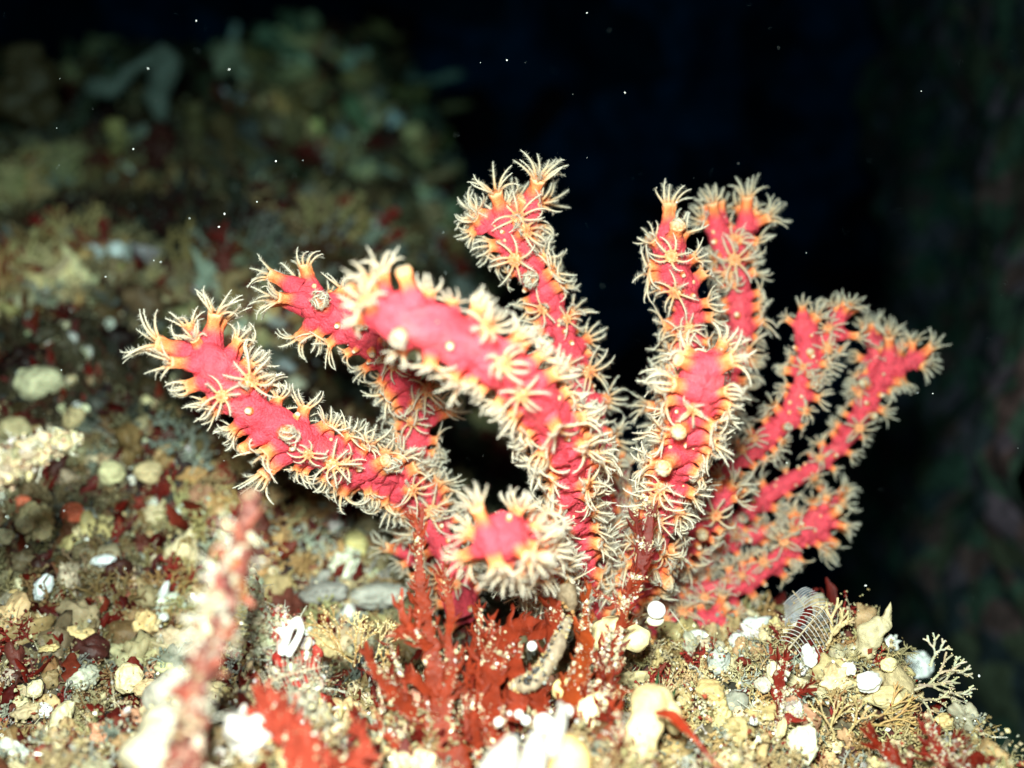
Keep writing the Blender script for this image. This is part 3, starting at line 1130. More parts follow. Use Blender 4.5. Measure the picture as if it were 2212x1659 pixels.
SQ = 'sponge_lump'
CY = (.86, .70, .38)
WH = (.86, .85, .82)
TN = (.52, .38, .20)
GR = (.42, .42, .38)
L_ = [
    # the right-hand growth
    ('smooth grey white round lump right of the pink coral base', 1507, 1389, 27, 27, (.6, .6, .55)),
    ('round white lump left of the grey feathery plume', 1593, 1385, 20, 19, (.66, .66, .62)),
    ('greyish white tall lump below two round white ones, right of the coral base', 1551, 1428, 23, 30, (.45, .47, .42)),
    ('large smooth tan lump above the dark gap right of the yellow lobed sponge', 1533, 1493, 31, 25, (.50, .36, .16)),
    ('smaller tan lump pressed against the left of the large tan lump', 1477, 1512, 18, 21, (.50, .38, .18)),
    ('small pale lump between the large tan lump and the crusted red sprig', 1647, 1479, 18, 17, (.62, .56, .45)),
    ('bright cream oval behind the crusted red sprig', 1671, 1453, 13, 23, (.88, .78, .5)),
    ('white leaning oval just under the foot of the feathery plume', 1747, 1417, 16, 23, WH),
    ('small round white ball left of the largest white oval', 1833, 1445, 18, 15, WH),
    ('largest white oval in the tan growth at right', 1877, 1473, 29, 24, WH),
    ('rounded cream yellow knob right above the largest white oval', 1919, 1437, 17, 16, CY),
    ('angular white chunk at the right end of the tan growth', 1987, 1437, 29, 30, (.75, .76, .74)),
    ('tall white and yellow lump low in front of the tan growth', 1731, 1612, 30, 46, (.82, .78, .55)),
    ('cream lump at the bottom edge right of the red leaf', 1575, 1640, 25, 20, CY),
    ('thin cream slab leaning below the crusted red sprig', 1687, 1575, 9, 22, CY),
    ('tiny bright white pebble left of the crusted red sprig', 1629, 1557, 9, 9, WH),
    ('pale tan lump in the middle of the growth right of the feathery plume', 1800, 1452, 22, 20, TN),
    ('wide tan sponge ledge below the largest white oval', 1920, 1505, 50, 22, (.60, .48, .26)),
    # lower left
    ('cream oval lump left of a small tan one, low at left', 277, 1464, 29, 31, (.84, .68, .40)),
    ('small tan pink lump above a wider tan one, low at left', 337, 1441, 19, 13, (.66, .40, .24)),
    ('tan rounded lump touching the overexposed white patch at left', 315, 1487, 28, 17, (.72, .50, .27)),
    ('long slanting cream lump in the bottom left corner area', 127, 1565, 22, 50, (.70, .62, .38)),
    ('rounded cream lump near the left edge above a white one', 75, 1490, 17, 20, (.80, .68, .42)),
    ('bright white lump near the left edge below a cream one', 94, 1535, 17, 17, WH),
    ('pitted cream oval right of the crusted stem', 540, 1494, 21, 36, (.88, .74, .46)),
    ('small round pitted white disc at the bottom left of the ragged pink frond', 476, 1625, 14, 11, (.84, .80, .74)),
    ('white round knob at the top of the brown fan alga', 754, 1321, 13, 16, (.84, .80, .76)),
    ('tan lump at the left edge above a grey ring', 30, 1295, 19, 23, (.75, .52, .24)),
    ('tall white lump on the left slope above the seabed turf', 94, 1268, 17, 30, (.72, .76, .78)),
    ('flat white lump on the left slope right of two orange balls', 225, 1210, 27, 13, (.72, .74, .76)),
    ('small leaning white oval left of the crusted stem', 355, 1275, 9, 21, (.76, .77, .76)),
    ('small round white lump below the small leaning white oval', 353, 1333, 10, 10, WH),
    ('small white pebble left of the flat white one', 190, 1172, 12, 14, WH),
    ('orange red ball on the left slope near the edge', 50, 1090, 21, 20, (.72, .17, .09)),
    ('orange red ball right of its twin on the left slope', 155, 1110, 26, 22, (.74, .17, .09)),
    ('cream ball directly under the first orange red ball', 55, 1135, 20, 18, (.74, .62, .38)),
    ('cream ball at the left edge below the orange red ones', 12, 1158, 17, 18, (.78, .70, .46)),
    ('round cream lump in the middle of the left slope', 240, 1022, 26, 25, (.68, .60, .34)),
    ('tan cream lump right of the round cream one on the left slope', 320, 1022, 30, 23, (.66, .50, .28)),
    ('large pale angular lump high on the left slope', 82, 826, 52, 36, (.66, .60, .38)),
    ('dull cream lump under the large pale angular one', 30, 925, 35, 26, (.50, .40, .22)),
    ('tan lump above the tip of the crusted twig', 160, 905, 24, 26, (.50, .38, .2)),
    ('yellow white lump behind the coral foot, left of its trunk', 770, 1175, 23, 30, (.72, .60, .26)),
    ('blurred cream lump beneath the far left branch', 735, 1105, 18, 16, (.6, .5, .3)),
    ('dark grey lump half buried behind the brown fan alga', 700, 1280, 50, 24, (.34, .31, .28)),
    ('large pale grey lump behind the red frond', 815, 1285, 60, 28, (.50, .46, .40)),
    ('pale lump high on the left slope below the curly worm tube', 40, 655, 36, 20, (.60, .52, .32)),
    ('small cream lump right of the pale one under the worm tube', 190, 690, 26, 20, (.60, .52, .32)),
    ('small white lump high on the left slope', 235, 700, 14, 14, (.72, .70, .6)),
    ('cream lump left of the lowest tip of the left coral branch', 260, 730, 22, 16, (.6, .52, .34)),
    ('white lump between the two left coral branches', 615, 790, 24, 14, (.55, .57, .58)),
    ('cream stone low between the two left coral branches', 640, 830, 22, 18, (.58, .52, .38)),
]
for lab, px, py, wx, wy, col in L_:
    lump(SQ, lab, 'sponge', px, py, wx, wy, col, tilt=rng.uniform(-25, 25) if abs(wx - wy) < 12 else {True: -20, False: 8}[wy > wx], rough=.20, freq=1.5, pores=int(rng.integers(0, 5)), mat=M_shell if min(col) > .7 else M_sponge)

# small lumps on the left slope, each told by the bigger one next to it
MARKS = [(50, 1090, 'the left orange red ball'), (155, 1110, 'the right orange red ball'), (240, 1022, 'the round cream lump mid slope'), (320, 1022, 'the tan cream lump mid slope'), (82, 826, 'the large pale angular lump'), (30, 925, 'the dull cream lump by the left edge'), (160, 905, 'the tan lump over the crusted twig'), (40, 655, 'the pale lump under the worm tube'), (225, 1210, 'the flat white lump'), (94, 1268, 'the tall white lump'), (355, 1275, 'the leaning white oval'), (640, 830, 'the cream stone between the left branches'), (770, 1175, 'the yellow white lump by the coral foot'), (235, 700, 'the small white lump high on the slope'), (430, 740, 'the tip of the left coral branch'), (560, 1000, 'the left coral branch'), (440, 1180, 'the tall crusted stem')]
used = set()
rest_ = MB()
for _ in range(700):
    px, py = rng.uniform(0, 900), rng.uniform(580, 1290)
    if rng.uniform() > .35 + .65 * (py < 1000):
        continue
    w = rng.uniform(8, 19)
    p, d = ground(px, py + w * .5)
    if d is None or d > .5:
        continue
    ci = rng.choice(4, p=[.4, .25, .12, .23])
    c = vis_jit(np.array([CREAM, (.75, .66, .42), WHITE, TAN][ci]) * .9, .2)
    mk = min(MARKS, key=lambda q: (q[0] - px) ** 2 + (q[1] - py) ** 2)
    dx, dy = px - mk[0], py - mk[1]
    rel = ('left of' if dx < 0 else 'right of') if abs(dx) > abs(dy) else ('above' if dy < 0 else 'below')
    lab = 'small %s %s lump %s %s' % (['cream', 'yellowish', 'white', 'tan'][ci], 'rounded' if w < 13 else 'wider', rel, mk[2])
    hgt = w * rng.uniform(.6, 1.1)
    if lab in used:
        if rng.uniform() < .35:
            blob(rest_, at(px, py, d), np.array([px2m(w, d), px2m(w, d), px2m(hgt, d)]), c, sub=2, rough=.3)
        continue
    used.add(lab)
    lump('pale_pebble', lab, 'sponge', px, py, w, hgt, c, tilt=rng.uniform(-60, 60), rough=.25, sub=2, d=d, group='pale lumps on the left slope')
tag(build(rest_, 'pale_pebbles', M_sponge, origin=(0, 0, 0)), 'scattered pale lumps among the dark turf of the left slope', 'sponge', kind='stuff')


# sponges with lobes
def lobed(name, label, cat, parts, mat=M_sponge, group=None, pore=0):
    """parts = list of (points (px,py,d), radii px, colour)"""
    root = None
    mb = MB()
    for pts, rs, col in parts:
        n = 26
        P = catmull([at(*p) for p in pts], n)
        t = np.linspace(0, 1, n)
        d = np.mean([p[2] for p in pts])
        r = px2m(np.interp(t, np.linspace(0, 1, len(rs)), rs), d)
        end = np.sqrt(np.clip(1 - (1 - np.clip(np.minimum(t, 1 - t) / .13, 0, 1)) ** 2, 0.003, 1))
        cn = np.array(col)[None, :] * (1 + .08 * fbm(P * 400, 2, 3))[:, None]
        tube(mb, P, r * end, cn, sides=36, lump=.42 if mat is not M_crust else .7, lumpfreq=170 if mat is not M_crust else 330)
    for _ in range(pore):
        pts, rs, col = parts[rng.integers(len(parts))]
        p = pts[rng.integers(len(pts))]
        q = at(p[0] + rng.normal() * rs[0] * .4, p[1] + rng.normal() * rs[0] * .4, p[2] - px2m(rs[0], .2) * .85)
        blob(mb, q, rng.uniform(.0002, .0004), (.30, .16, .06), sub=1)
    return tag(build(mb, name, mat), label, cat, group)


YC = (.72, .56, .30)
lobed('lobed_sponge', 'smooth cream sponge finger curling right beside the two white balls', 'sponge', [([(1262, 1400, .207), (1310, 1362, .206), (1360, 1368, .203), (1400, 1392, .201)], [20, 24, 28, 25], CY), ([(1300, 1352, .209), (1345, 1340, .209)], [14, 13], CY)], pore=3)
lobed('lobed_sponge', 'big yellow cream sponge with a hanging lobe at the bottom, right of centre', 'sponge', [([(1445, 1525, .183), (1405, 1510, .180), (1390, 1560, .177), (1385, 1620, .174), (1362, 1690, .170)], [24, 46, 40, 36, 42], YC), ([(1420, 1520, .181), (1452, 1545, .179), (1458, 1585, .180)], [24, 22, 12], YC)], pore=8)
lobed('lobed_sponge', 'yellow sponge dome with one brown hole at the bottom centre', 'sponge', [([(1205, 1690, .160), (1228, 1650, .160), (1248, 1600, .163)], [42, 46, 34], (.74, .52, .22)), ([(1280, 1665, .165), (1300, 1650, .166)], [22, 20], YC)], pore=4)
lobed('lobed_sponge', 'yellow cream frilled sponge behind the thin red strands', 'sponge', [([(1255, 1590, .180), (1275, 1540, .181), (1310, 1510, .182), (1338, 1495, .184)], [24, 26, 20, 10], (.88, .72, .42))], pore=3)
lobed('grey_sponge', 'smooth grey tan sponge wall between two yellow sponges', 'sponge', [([(1330, 1540, .193), (1335, 1600, .190), (1330, 1680, .186)], [40, 52, 55], (.40, .34, .27))], pore=2)
lobed('grey_sponge', 'pale grey sponge at the bottom edge right of the big yellow one', 'sponge', [([(1460, 1600, .188), (1480, 1640, .186), (1475, 1690, .184)], [28, 42, 50], (.46, .44, .38))], pore=3)
lobed('ear_sponge', 'yellow ear shaped sponge held between the orange red blades', 'sponge', [([(1212, 1510, .186), (1225, 1485, .185), (1245, 1470, .186)], [16, 27, 12], (.90, .66, .30))], pore=2)
lobed('pod_sponge', 'small cream pod with tiny dots under the spotted grey tube', 'sponge', [([(1140, 1535, .183), (1133, 1515, .182), (1128, 1488, .183)], [7, 13, 9], (.86, .70, .44))], pore=5)
lobed('white_sponge', 'overexposed white lump left of the crusted stem', 'sponge', [([(330, 1520, .185), (360, 1492, .184), (392, 1450, .186)], [30, 42, 22], (.42, .39, .32)), ([(290, 1680, .160), (340, 1610, .163), (385, 1560, .168)], [45, 55, 34], (.42, .38, .27))], pore=4)
lobed('yellow_sponge', 'yellow scalloped sponge beside the foot of the red frond', 'sponge', [([(850, 1560, .184), (895, 1590, .181), (950, 1625, .179)], [15, 24, 16], (.78, .48, .14)), ([(1000, 1560, .190), (1030, 1590, .190)], [24, 22], YC)], pore=4)
lobed('white_sponge', 'glaring white sponge with a curved finger at the bottom centre', 'sponge', [([(1075, 1690, .150), (1090, 1640, .152), (1112, 1590, .155)], [42, 38, 20], (.42, .41, .38)), ([(1130, 1690, .152), (1150, 1630, .154), (1165, 1590, .157)], [36, 34, 26], (.42, .41, .38)), ([(1180, 1640, .158), (1205, 1575, .160), (1215, 1535, .163), (1207, 1515, .165)], [24, 15, 12, 6], (.42, .41, .38))], mat=M_shell)

for lab, px, py, r_, d in [
    ('largest white ball above the glaring white sponge', 1175, 1563, 22, .163),
    ('white ball at the right end of the row above the white sponge', 1225, 1536, 14, .168),
    ('second small white ball of the row, touching its neighbour', 1136, 1556, 10.5, .168),
    ('first small white ball of the row over the white sponge', 1121, 1543, 9.5, .168),
    ('tiny white ball left of the row over the white sponge', 1101, 1541, 5, .169),
    ('white ball at the left end of the row, over the sponge tip', 1077, 1560, 10, .168),
    ('single white ball high on the red frond left of the spotted tube', 1149, 1396, 11, .184),
    ('upper of two cream white balls right of the thin red sprig', 1418, 1318, 20, .203),
]:
    tag(lump('egg_ball', '', 'egg', px, py, r_, r_, WH, d=d, mat=M_shell, rough=.04, sub=3), lab, 'egg case')
tag(lump('egg_ball', '', 'egg', 1416, 1340, 19, 13, (.86, .80, .62), d=.205, mat=M_shell, rough=.05, sub=3), 'lower flattened one of two cream white balls right of the thin red sprig', 'egg case')


# red seaweed
def frond(label, blades, col=(.36, .040, .018), lobes=1.0, grit=1.0, cat='seaweed', name='red_seaweed', gritcol=CREAM):
    allpt = [b[0][0] for b in blades]
    org = at(*blades[0][0][0])
    root = empty(name, org)
    tag(root, label, cat)
    g = MB()
    for pts, ws, *opt in blades:
        c = np.array(opt[0] if opt else col) * rng.uniform(.88, 1.1)
        teeth = opt[1] if len(opt) > 1 else .45
        d = np.mean([p[2] for p in pts])
        P = [at(*p) for p in pts]
        mb = MB()
        fc = norm(-FWD + RIGHT * rng.normal() * .25 + UP * rng.normal() * .15)
        C, side, nn, wv = ribbon(mb, P, px2m(np.array(ws, float), d) * .70, c, fc, teeth=teeth, cols=7, wave=.08, rows=max(12, int(np.linalg.norm(np.diff(np.array(P), axis=0), axis=1).sum() / .0004)))
        L = np.linalg.norm(np.diff(C, axis=0), axis=1).sum()
        nl = int(L / .0009 * lobes)
        for q in range(nl):
            i = rng.integers(2, len(C) - 2)
            sg = rng.choice([-1, 1])
            b = C[i] + side[i] * sg * wv[i] * .6 + nn[i] * rng.normal() * .0002
            tn = norm(C[i + 1] - C[i])
            dr = norm(side[i] * sg + tn * rng.uniform(.2, 1.4) + nn[i] * rng.normal() * .35)
            l = rng.uniform(.0012, .0048) * (.45 + 75 * wv[i])
            pts_ = [b, b + dr * l * .5 + tn * l * .06, b + dr * l + tn * l * .5]
            fn = norm(nn[i] + rng.normal(size=3) * .22)
            C2, s2, n2, w2 = ribbon(mb, pts_, [l * .20, l * .15, l * .03], c * rng.uniform(.8, 1.15), fn, teeth=.7, rows=12, cols=3, wave=.12)
            if l > .0022:
                for _ in range(int(l / .0006)):
                    j = rng.integers(2, 11)
                    sg2 = rng.choice([-1, 1])
                    t2 = norm(C2[min(j + 1, 11)] - C2[j - 1])
                    d2 = norm(s2[j] * sg2 + t2 * rng.uniform(.3, 1.2) + n2[j] * rng.normal() * .3)
                    l2 = l * rng.uniform(.15, .38)
                    bb = C2[j] + s2[j] * sg2 * w2[j] * .5
                    ribbon(mb, [bb, bb + d2 * l2 * .5, bb + d2 * l2 + t2 * l2 * .4], [l2 * .22, l2 * .18, l2 * .03], c * rng.uniform(.85, 1.15), n2[j], teeth=.5, rows=6, cols=3, wave=.1)
        o = build(mb, 'blade', M_weed, root)
        gp, gs = [], []
        for q in range(int(L / .00008 * grit)):
            i = rng.integers(0, len(C))
            edge = rng.choice([-1, 1]) * rng.uniform(.8, 1.15) if rng.uniform() < .8 else rng.uniform(-1, 1)
            if vnoise((C[i] * 300)[None], 77)[0] < -.1:
                continue
            p = C[i] + side[i] * wv[i] * edge + nn[i] * np.sign(np.dot(nn[i], -FWD)) * (.00018 + .22 * wv[i])
            p = p + rng.normal(size=3) * .0002
            gp.append(p)
            gs.append(min(rng.gamma(1.2, .5), 2.2) * .00015 + .00005)
        grains(g, gp, gs, pickn([(.62, .52, .34), (.66, .62, .54), (.42, .34, .22), (.2, .1, .06)], [5, 2, 4, 1], len(gp)))
    if g.n:
        tag(build(g, 'grit', M_grain, root, smooth=False), kind='stuff')
    return root


frond('tall branching red frond with ragged edges standing at the bottom centre left', [
    ([(985, 1700, .170), (955, 1600, .174), (948, 1520, .177), (940, 1450, .180), (925, 1370, .183), (910, 1280, .187), (905, 1190, .190), (913, 1090, .193)], [62, 44, 34, 27, 24, 20, 11, 4]),
    ([(955, 1520, .177), (975, 1450, .179), (968, 1380, .181), (972, 1320, .184), (960, 1240, .187), (966, 1180, .189)], [18, 14, 12, 12, 5, 3]),
    ([(930, 1400, .181), (895, 1370, .180), (870, 1330, .181), (868, 1270, .183)], [15, 16, 10, 4]),
    ([(895, 1370, .181), (865, 1360, .180), (838, 1375, .181)], [12, 8, 3]),
    ([(945, 1560, .176), (885, 1530, .176), (835, 1480, .178), (800, 1430, .180), (790, 1385, .182)], [24, 26, 20, 13, 4]),
    ([(930, 1500, .178), (895, 1470, .177), (880, 1455, .178)], [14, 10, 4]),
    ([(910, 1190, .190), (898, 1130, .191), (888, 1100, .192)], [6, 4, 2]),
    ([(860, 1650, .172), (850, 1600, .174), (812, 1560, .176)], [12, 16, 4]),
], col=(.36, .046, .016), grit=.6)
frond('ragged pink red frond fanning up left at the bottom, in front of the cream oval', [
    ([(690, 1700, .152), (650, 1620, .156), (610, 1560, .160), (570, 1515, .163), (545, 1480, .166)], [58, 54, 36, 22, 5]),
    ([(640, 1600, .157), (620, 1540, .160), (600, 1500, .163)], [26, 16, 5]),
    ([(610, 1570, .159), (570, 1555, .161), (530, 1545, .163)], [20, 14, 4]),
    ([(700, 1660, .154), (760, 1640, .158), (800, 1620, .160)], [30, 20, 8]),
    ([(790, 1690, .160), (800, 1640, .163), (780, 1580, .166), (760, 1560, .168)], [24, 20, 12, 4]),
], col=(.50, .078, .045), grit=.4, lobes=1.6)
frond('tangled dark red seaweed thick with white grit around the spotted tube', [
    ([(1075, 1620, .172), (1062, 1540, .177), (1058, 1470, .181), (1075, 1400, .185), (1120, 1350, .189), (1170, 1345, .191)], [30, 34, 38, 34, 22, 10]),
    ([(1110, 1560, .178), (1120, 1480, .182), (1112, 1420, .186), (1100, 1360, .190)], [26, 28, 24, 12]),
    ([(1035, 1640, .172), (1028, 1560, .176), (1035, 1470, .181), (1040, 1380, .186), (1035, 1295, .191)], [10, 12, 10, 7, 3]),
    ([(1010, 1600, .176), (1005, 1500, .180), (1015, 1420, .185), (1030, 1350, .189)], [7, 8, 6, 3]),
    ([(1065, 1480, .181), (1060, 1400, .185), (1062, 1330, .189)], [9, 8, 3]),
    ([(1180, 1560, .178), (1160, 1500, .182), (1185, 1410, .186), (1200, 1330, .190), (1190, 1290, .193)], [22, 24, 20, 22, 8]),
    ([(1140, 1380, .188), (1190, 1360, .190), (1240, 1340, .192)], [10, 16, 6]),
], col=(.33, .040, .014), grit=1.5, lobes=1.3)
frond('orange red forked blades with thin gritty tips right of the spotted tube', [
    ([(1235, 1600, .176), (1232, 1530, .180), (1248, 1450, .184), (1265, 1390, .188), (1262, 1330, .192), (1275, 1260, .195)], [16, 26, 34, 24, 10, 5], (.40, .065, .014)),
    ([(1205, 1640, .174), (1250, 1560, .178), (1290, 1480, .183), (1318, 1400, .188), (1345, 1330, .192), (1360, 1260, .195), (1380, 1230, .197)], [8, 9, 12, 13, 9, 7, 3]),
    ([(1350, 1310, .193), (1380, 1270, .196), (1383, 1225, .198)], [6, 6, 3]),
    ([(1345, 1320, .193), (1310, 1290, .194), (1280, 1285, .195)], [6, 5, 3]),
    ([(1290, 1510, .182), (1325, 1490, .183), (1350, 1500, .184)], [16, 18, 12], (.38, .06, .02)),
    ([(1310, 1460, .185), (1335, 1435, .186), (1345, 1420, .187)], [12, 10, 5], (.38, .06, .02)),
    ([(1255, 1620, .172), (1300, 1600, .174), (1325, 1575, .176)], [14, 10, 4]),
    ([(1325, 1690, .165), (1335, 1620, .168), (1338, 1560, .171), (1315, 1515, .174)], [6, 5, 5, 4]),
    ([(1285, 1450, .186), (1300, 1410, .188), (1330, 1370, .190), (1372, 1345, .193)], [5, 5, 4, 3]),
], col=(.33, .040, .014), grit=1.5, lobes=.8)
frond('dark red gritty stalk standing in front of the right column of the coral', [
    ([(1380, 1262, .197), (1388, 1210, .198), (1402, 1150, .199), (1402, 1100, .200), (1390, 1070, .201)], [10, 15, 16, 9, 3]),
    ([(1392, 1200, .198), (1378, 1150, .199), (1372, 1100, .200)], [7, 5, 3]),
], col=(.20, .022, .014), grit=2.5, lobes=1.2)
frond('red leaf with a long thin tail lying over the big yellow sponge', [
    ([(1590, 1700, .160), (1545, 1650, .162), (1505, 1600, .164), (1478, 1570, .166), (1450, 1545, .168), (1415, 1540, .169)], [5, 4, 5, 14, 17, 5], (.40, .035, .01), .15),
], lobes=0, grit=.15)
frond('red blade with pale striped edges in the bottom right', [
    ([(1975, 1700, .178), (1930, 1645, .181), (1895, 1605, .184), (1858, 1572, .187)], [17, 16, 13, 4], (.36, .03, .012)),
], lobes=1.4, grit=.9)
frond('branching red seaweed with gritty edges in the bottom right corner', [
    ([(2070, 1700, .178), (2035, 1640, .181), (2015, 1590, .184), (2002, 1540, .187)], [22, 20, 12, 4]),
    ([(2050, 1660, .180), (2100, 1640, .181), (2150, 1650, .182)], [18, 20, 9]),
    ([(2030, 1640, .181), (2070, 1605, .184), (2085, 1590, .185)], [10, 8, 4]),
    ([(2010, 1640, .181), (1990, 1615, .183)], [10, 4]),
], col=(.26, .02, .01), grit=1.6, lobes=1.2)
frond('crusted red sprig at the left of the tan growth, in front of a cream oval', [
    ([(1688, 1530, .196), (1682, 1480, .197), (1690, 1440, .199), (1703, 1412, .200)], [8, 16, 15, 5]),
    ([(1690, 1495, .197), (1725, 1492, .197), (1765, 1490, .198)], [6, 7, 5]),
    ([(1668, 1690, .188), (1672, 1620, .190), (1680, 1560, .193), (1688, 1520, .196)], [3, 4, 4, 4]),
    ([(1695, 1560, .193), (1705, 1550, .193), (1712, 1545, .193)], [8, 12, 6]),
], col=(.32, .03, .018), grit=2.6, lobes=1.1)
frond('thin upright red stalk behind the feathery plume base', [
    ([(1740, 1570, .208), (1752, 1500, .210), (1765, 1440, .212), (1772, 1395, .214)], [6, 8, 15, 9]),
], col=(.35, .05, .025), grit=.6)
frond('slanting dark red blade left of the pitted cream oval', [
    ([(470, 1560, .185), (500, 1530, .186), (525, 1480, .188), (545, 1440, .19)], [14, 12, 7, 3], (.25, .018, .01)),
    ([(620, 1500, .188), (660, 1540, .186), (700, 1570, .185)], [10, 16, 8], (.25, .018, .01)),
    ([(585, 1470, .19), (600, 1430, .191), (640, 1400, .193)], [10, 14, 6], (.28, .02, .014)),
], grit=1.5)


# fine pale speckled strands rising between the blades
for lab, x0, lean, n_ in [('fine red strands with pale specks left of the spotted tube', 1040, -8, 7), ('fine red strands with pale specks between the spotted tube and the thin gritty tips', 1295, 10, 6), ('fine red strands with pale specks at the left of the tall red frond', 845, -14, 5)]:
    bl = []
    for q in range(n_):
        xa = x0 + rng.uniform(-38, 38)
        h_ = rng.uniform(110, 230)
        xb = xa + lean + rng.uniform(-22, 22)
        bl.append(([(xa, 1590, .176), (xa + rng.uniform(-8, 8), 1590 - h_ * .5, .181), (xb, 1590 - h_, .187)], [4.5, 4.5, 2]))
    frond(lab, bl, col=(.22, .022, .010), grit=1.6, lobes=.5)


# crusted stems
def crusted(label, name, pts, rs, cols, w, n, hair=0, patch=None, core=(.16, .05, .03), size=(.0004, .0011)):
    P = catmull([at(*p) for p in pts], 60)
    d = np.mean([p[2] for p in pts])
    r = px2m(np.interp(np.linspace(0, 1, 60), np.linspace(0, 1, len(rs)), rs), d) * 1.0
    root = empty(name, P[-1])
    tag(root, label, 'seaweed')
    mb = MB()
    tube(mb, P, r * .5, core, sides=14, lump=.5, lumpfreq=260)
    build(mb, 'stem', M_crust, root)
    mb = MB()
    for k in range(n):
        i = rng.integers(0, 60)
        dr = norm(rng.normal(size=3))
        s = rng.uniform(*size) * (.6 + .6 * r[i] / r.max())
        c = vis_jit(pick(cols, w))
        blob(mb, P[i] + dr * r[i] * rng.uniform(.4, 1.0 + .35 * float(vnoise(P[i][None] * 260, 3)[0])), s * rng.uniform(.5, 1.6, 3), c, sub=1, rough=.5)
    N_ = n * 4
    ii = rng.integers(0, 60, N_)
    grains(mb, P[ii] + norm(rng.normal(size=(N_, 3))) * (r[ii] * rng.uniform(.8, 1.35, N_))[:, None], rng.uniform(.00008, .0003, N_), pickn([(.6, .6, .5), (.6, .48, .3), (.36, .36, .26), (.25, .08, .05)], [1, 3, 4, 2], N_))
    tag(build(mb, 'crust', M_crust, root), kind='stuff')
    if hair > 100:
        mb = MB()
        for q in range(34):
            i = int(rng.integers(8, 58))
            dr = norm(rng.normal(size=3) + RIGHT * rng.choice([-1, 1]) * .8)
            b = P[i] + dr * r[i] * .5
            l = rng.uniform(.0012, .0042)
            tube(mb, catmull([b, b + dr * l * .5 + rng.normal(size=3) * l * .12, b + dr * l + UP * l * rng.uniform(-.3, .6)], 8), np.linspace(.0007, .00025, 8) * rng.uniform(.6, 1.5), vis_jit(pick([(.22, .06, .04), (.30, .22, .13), (.38, .34, .26)], [4, 3, 2])), 7, lump=.5, lumpfreq=700)
        tag(build(mb, 'side_growths', M_crust, root), kind='stuff')
    if patch:
        mb = MB()
        for (px, py, dd, wx, wy, c) in patch:
            c = np.array(c) * .7
            blob(mb, at(px, py, dd), np.array([px2m(wx, dd), px2m(wx * .6, dd), px2m(wy, dd)]), c, sub=3, rough=.25)
        build(mb, 'orange_sheet', M_weed, root)
    if hair:
        mb = MB()
        for k in range(hair):
            i = rng.integers(10, 55)
            dr = norm(np.array([-1, rng.normal() * .4, rng.uniform(-.2, 1.0)]) if rng.uniform() < .6 else rng.normal(size=3))
            b = P[i] + dr * r[i] * .8
            l = rng.uniform(.0015, .0045)
            e = b + dr * l
            tube(mb, [b, (b + e) / 2 + rng.normal(size=3) * .0002, e], [.00009, .00007, .00005], (.62, .62, .52), 4)
            for q in range(4):
                u = (q + 1) / 5
                bb = b + (e - b) * u
                tube(mb, [bb, bb + norm(rng.normal(size=3)) * l * .25], [.00006, .00003], (.62, .62, .52), 3)
        tag(build(mb, 'hairs', M_crust, root), kind='stuff')
    return root


crusted('tall blurred stem crusted with pink and cream lumps at the lower left', 'crusted_seaweed',
        [(541, 1068, .148), (537, 1120, .147), (522, 1180, .146), (490, 1260, .144), (470, 1330, .142), (445, 1400, .140), (425, 1480, .138), (412, 1570, .136), (400, 1700, .134)],
        [4, 7, 13, 28, 18, 23, 20, 23, 26], [(.13, .035, .025), (.18, .08, .06), (.24, .19, .12), (.34, .30, .24), (.08, .02, .015)], [4, 4, 3, 1, 4], 900, hair=110,
        patch=[(508, 1240, .1435, 17, 38, (.66, .20, .03)), (522, 1275, .1440, 11, 28, (.45, .16, .03))])
crusted('pale knobbly twig reaching in from the left edge', 'crusted_twig',
        [(172, 948, .176), (125, 955, .174), (70, 975, .172), (20, 1000, .170), (-60, 1045, .168)], [8, 24, 34, 40, 44],
        [(.36, .33, .21), (.46, .38, .22), (.24, .20, .12), (.5, .48, .42)], [4, 2, 5, .7], 420, hair=26, core=(.30, .22, .13), size=(.0003, .0008))
crusted('short pale crusted spike between the stem and the brown fan alga', 'crusted_spike',
        [(545, 1235, .192), (550, 1280, .191), (560, 1330, .190), (575, 1400, .188)], [4, 12, 22, 34],
        [(.50, .50, .36), (.6, .55, .4), (.38, .34, .22), (.3, .05, .03)], [4, 3, 3, 1.5], 380, hair=50, core=(.22, .16, .10), size=(.0003, .0007))
crusted('crusted mound with dark red patches right of the pale spike', 'crusted_spike',
        [(600, 1330, .193), (615, 1380, .191), (640, 1450, .188), (660, 1500, .186)], [22, 36, 46, 50],
        [(.52, .48, .34), (.36, .03, .02), (.6, .4, .36), WHITE], [4, 4, 2, 1], 520, hair=50, core=(.25, .06, .04), size=(.0003, .0009))
crusted('pale crusted sprig under the red sprig, right of the dark gap', 'crusted_sprig',
        [(1640, 1530, .200), (1655, 1560, .199), (1690, 1550, .198), (1720, 1530, .198)], [16, 24, 24, 14],
        [(.5, .46, .36), (.40, .30, .28), CREAM, WHITE], [4, 3, 2, 1], 260, hair=20, core=(.25, .2, .15), size=(.0003, .0008))


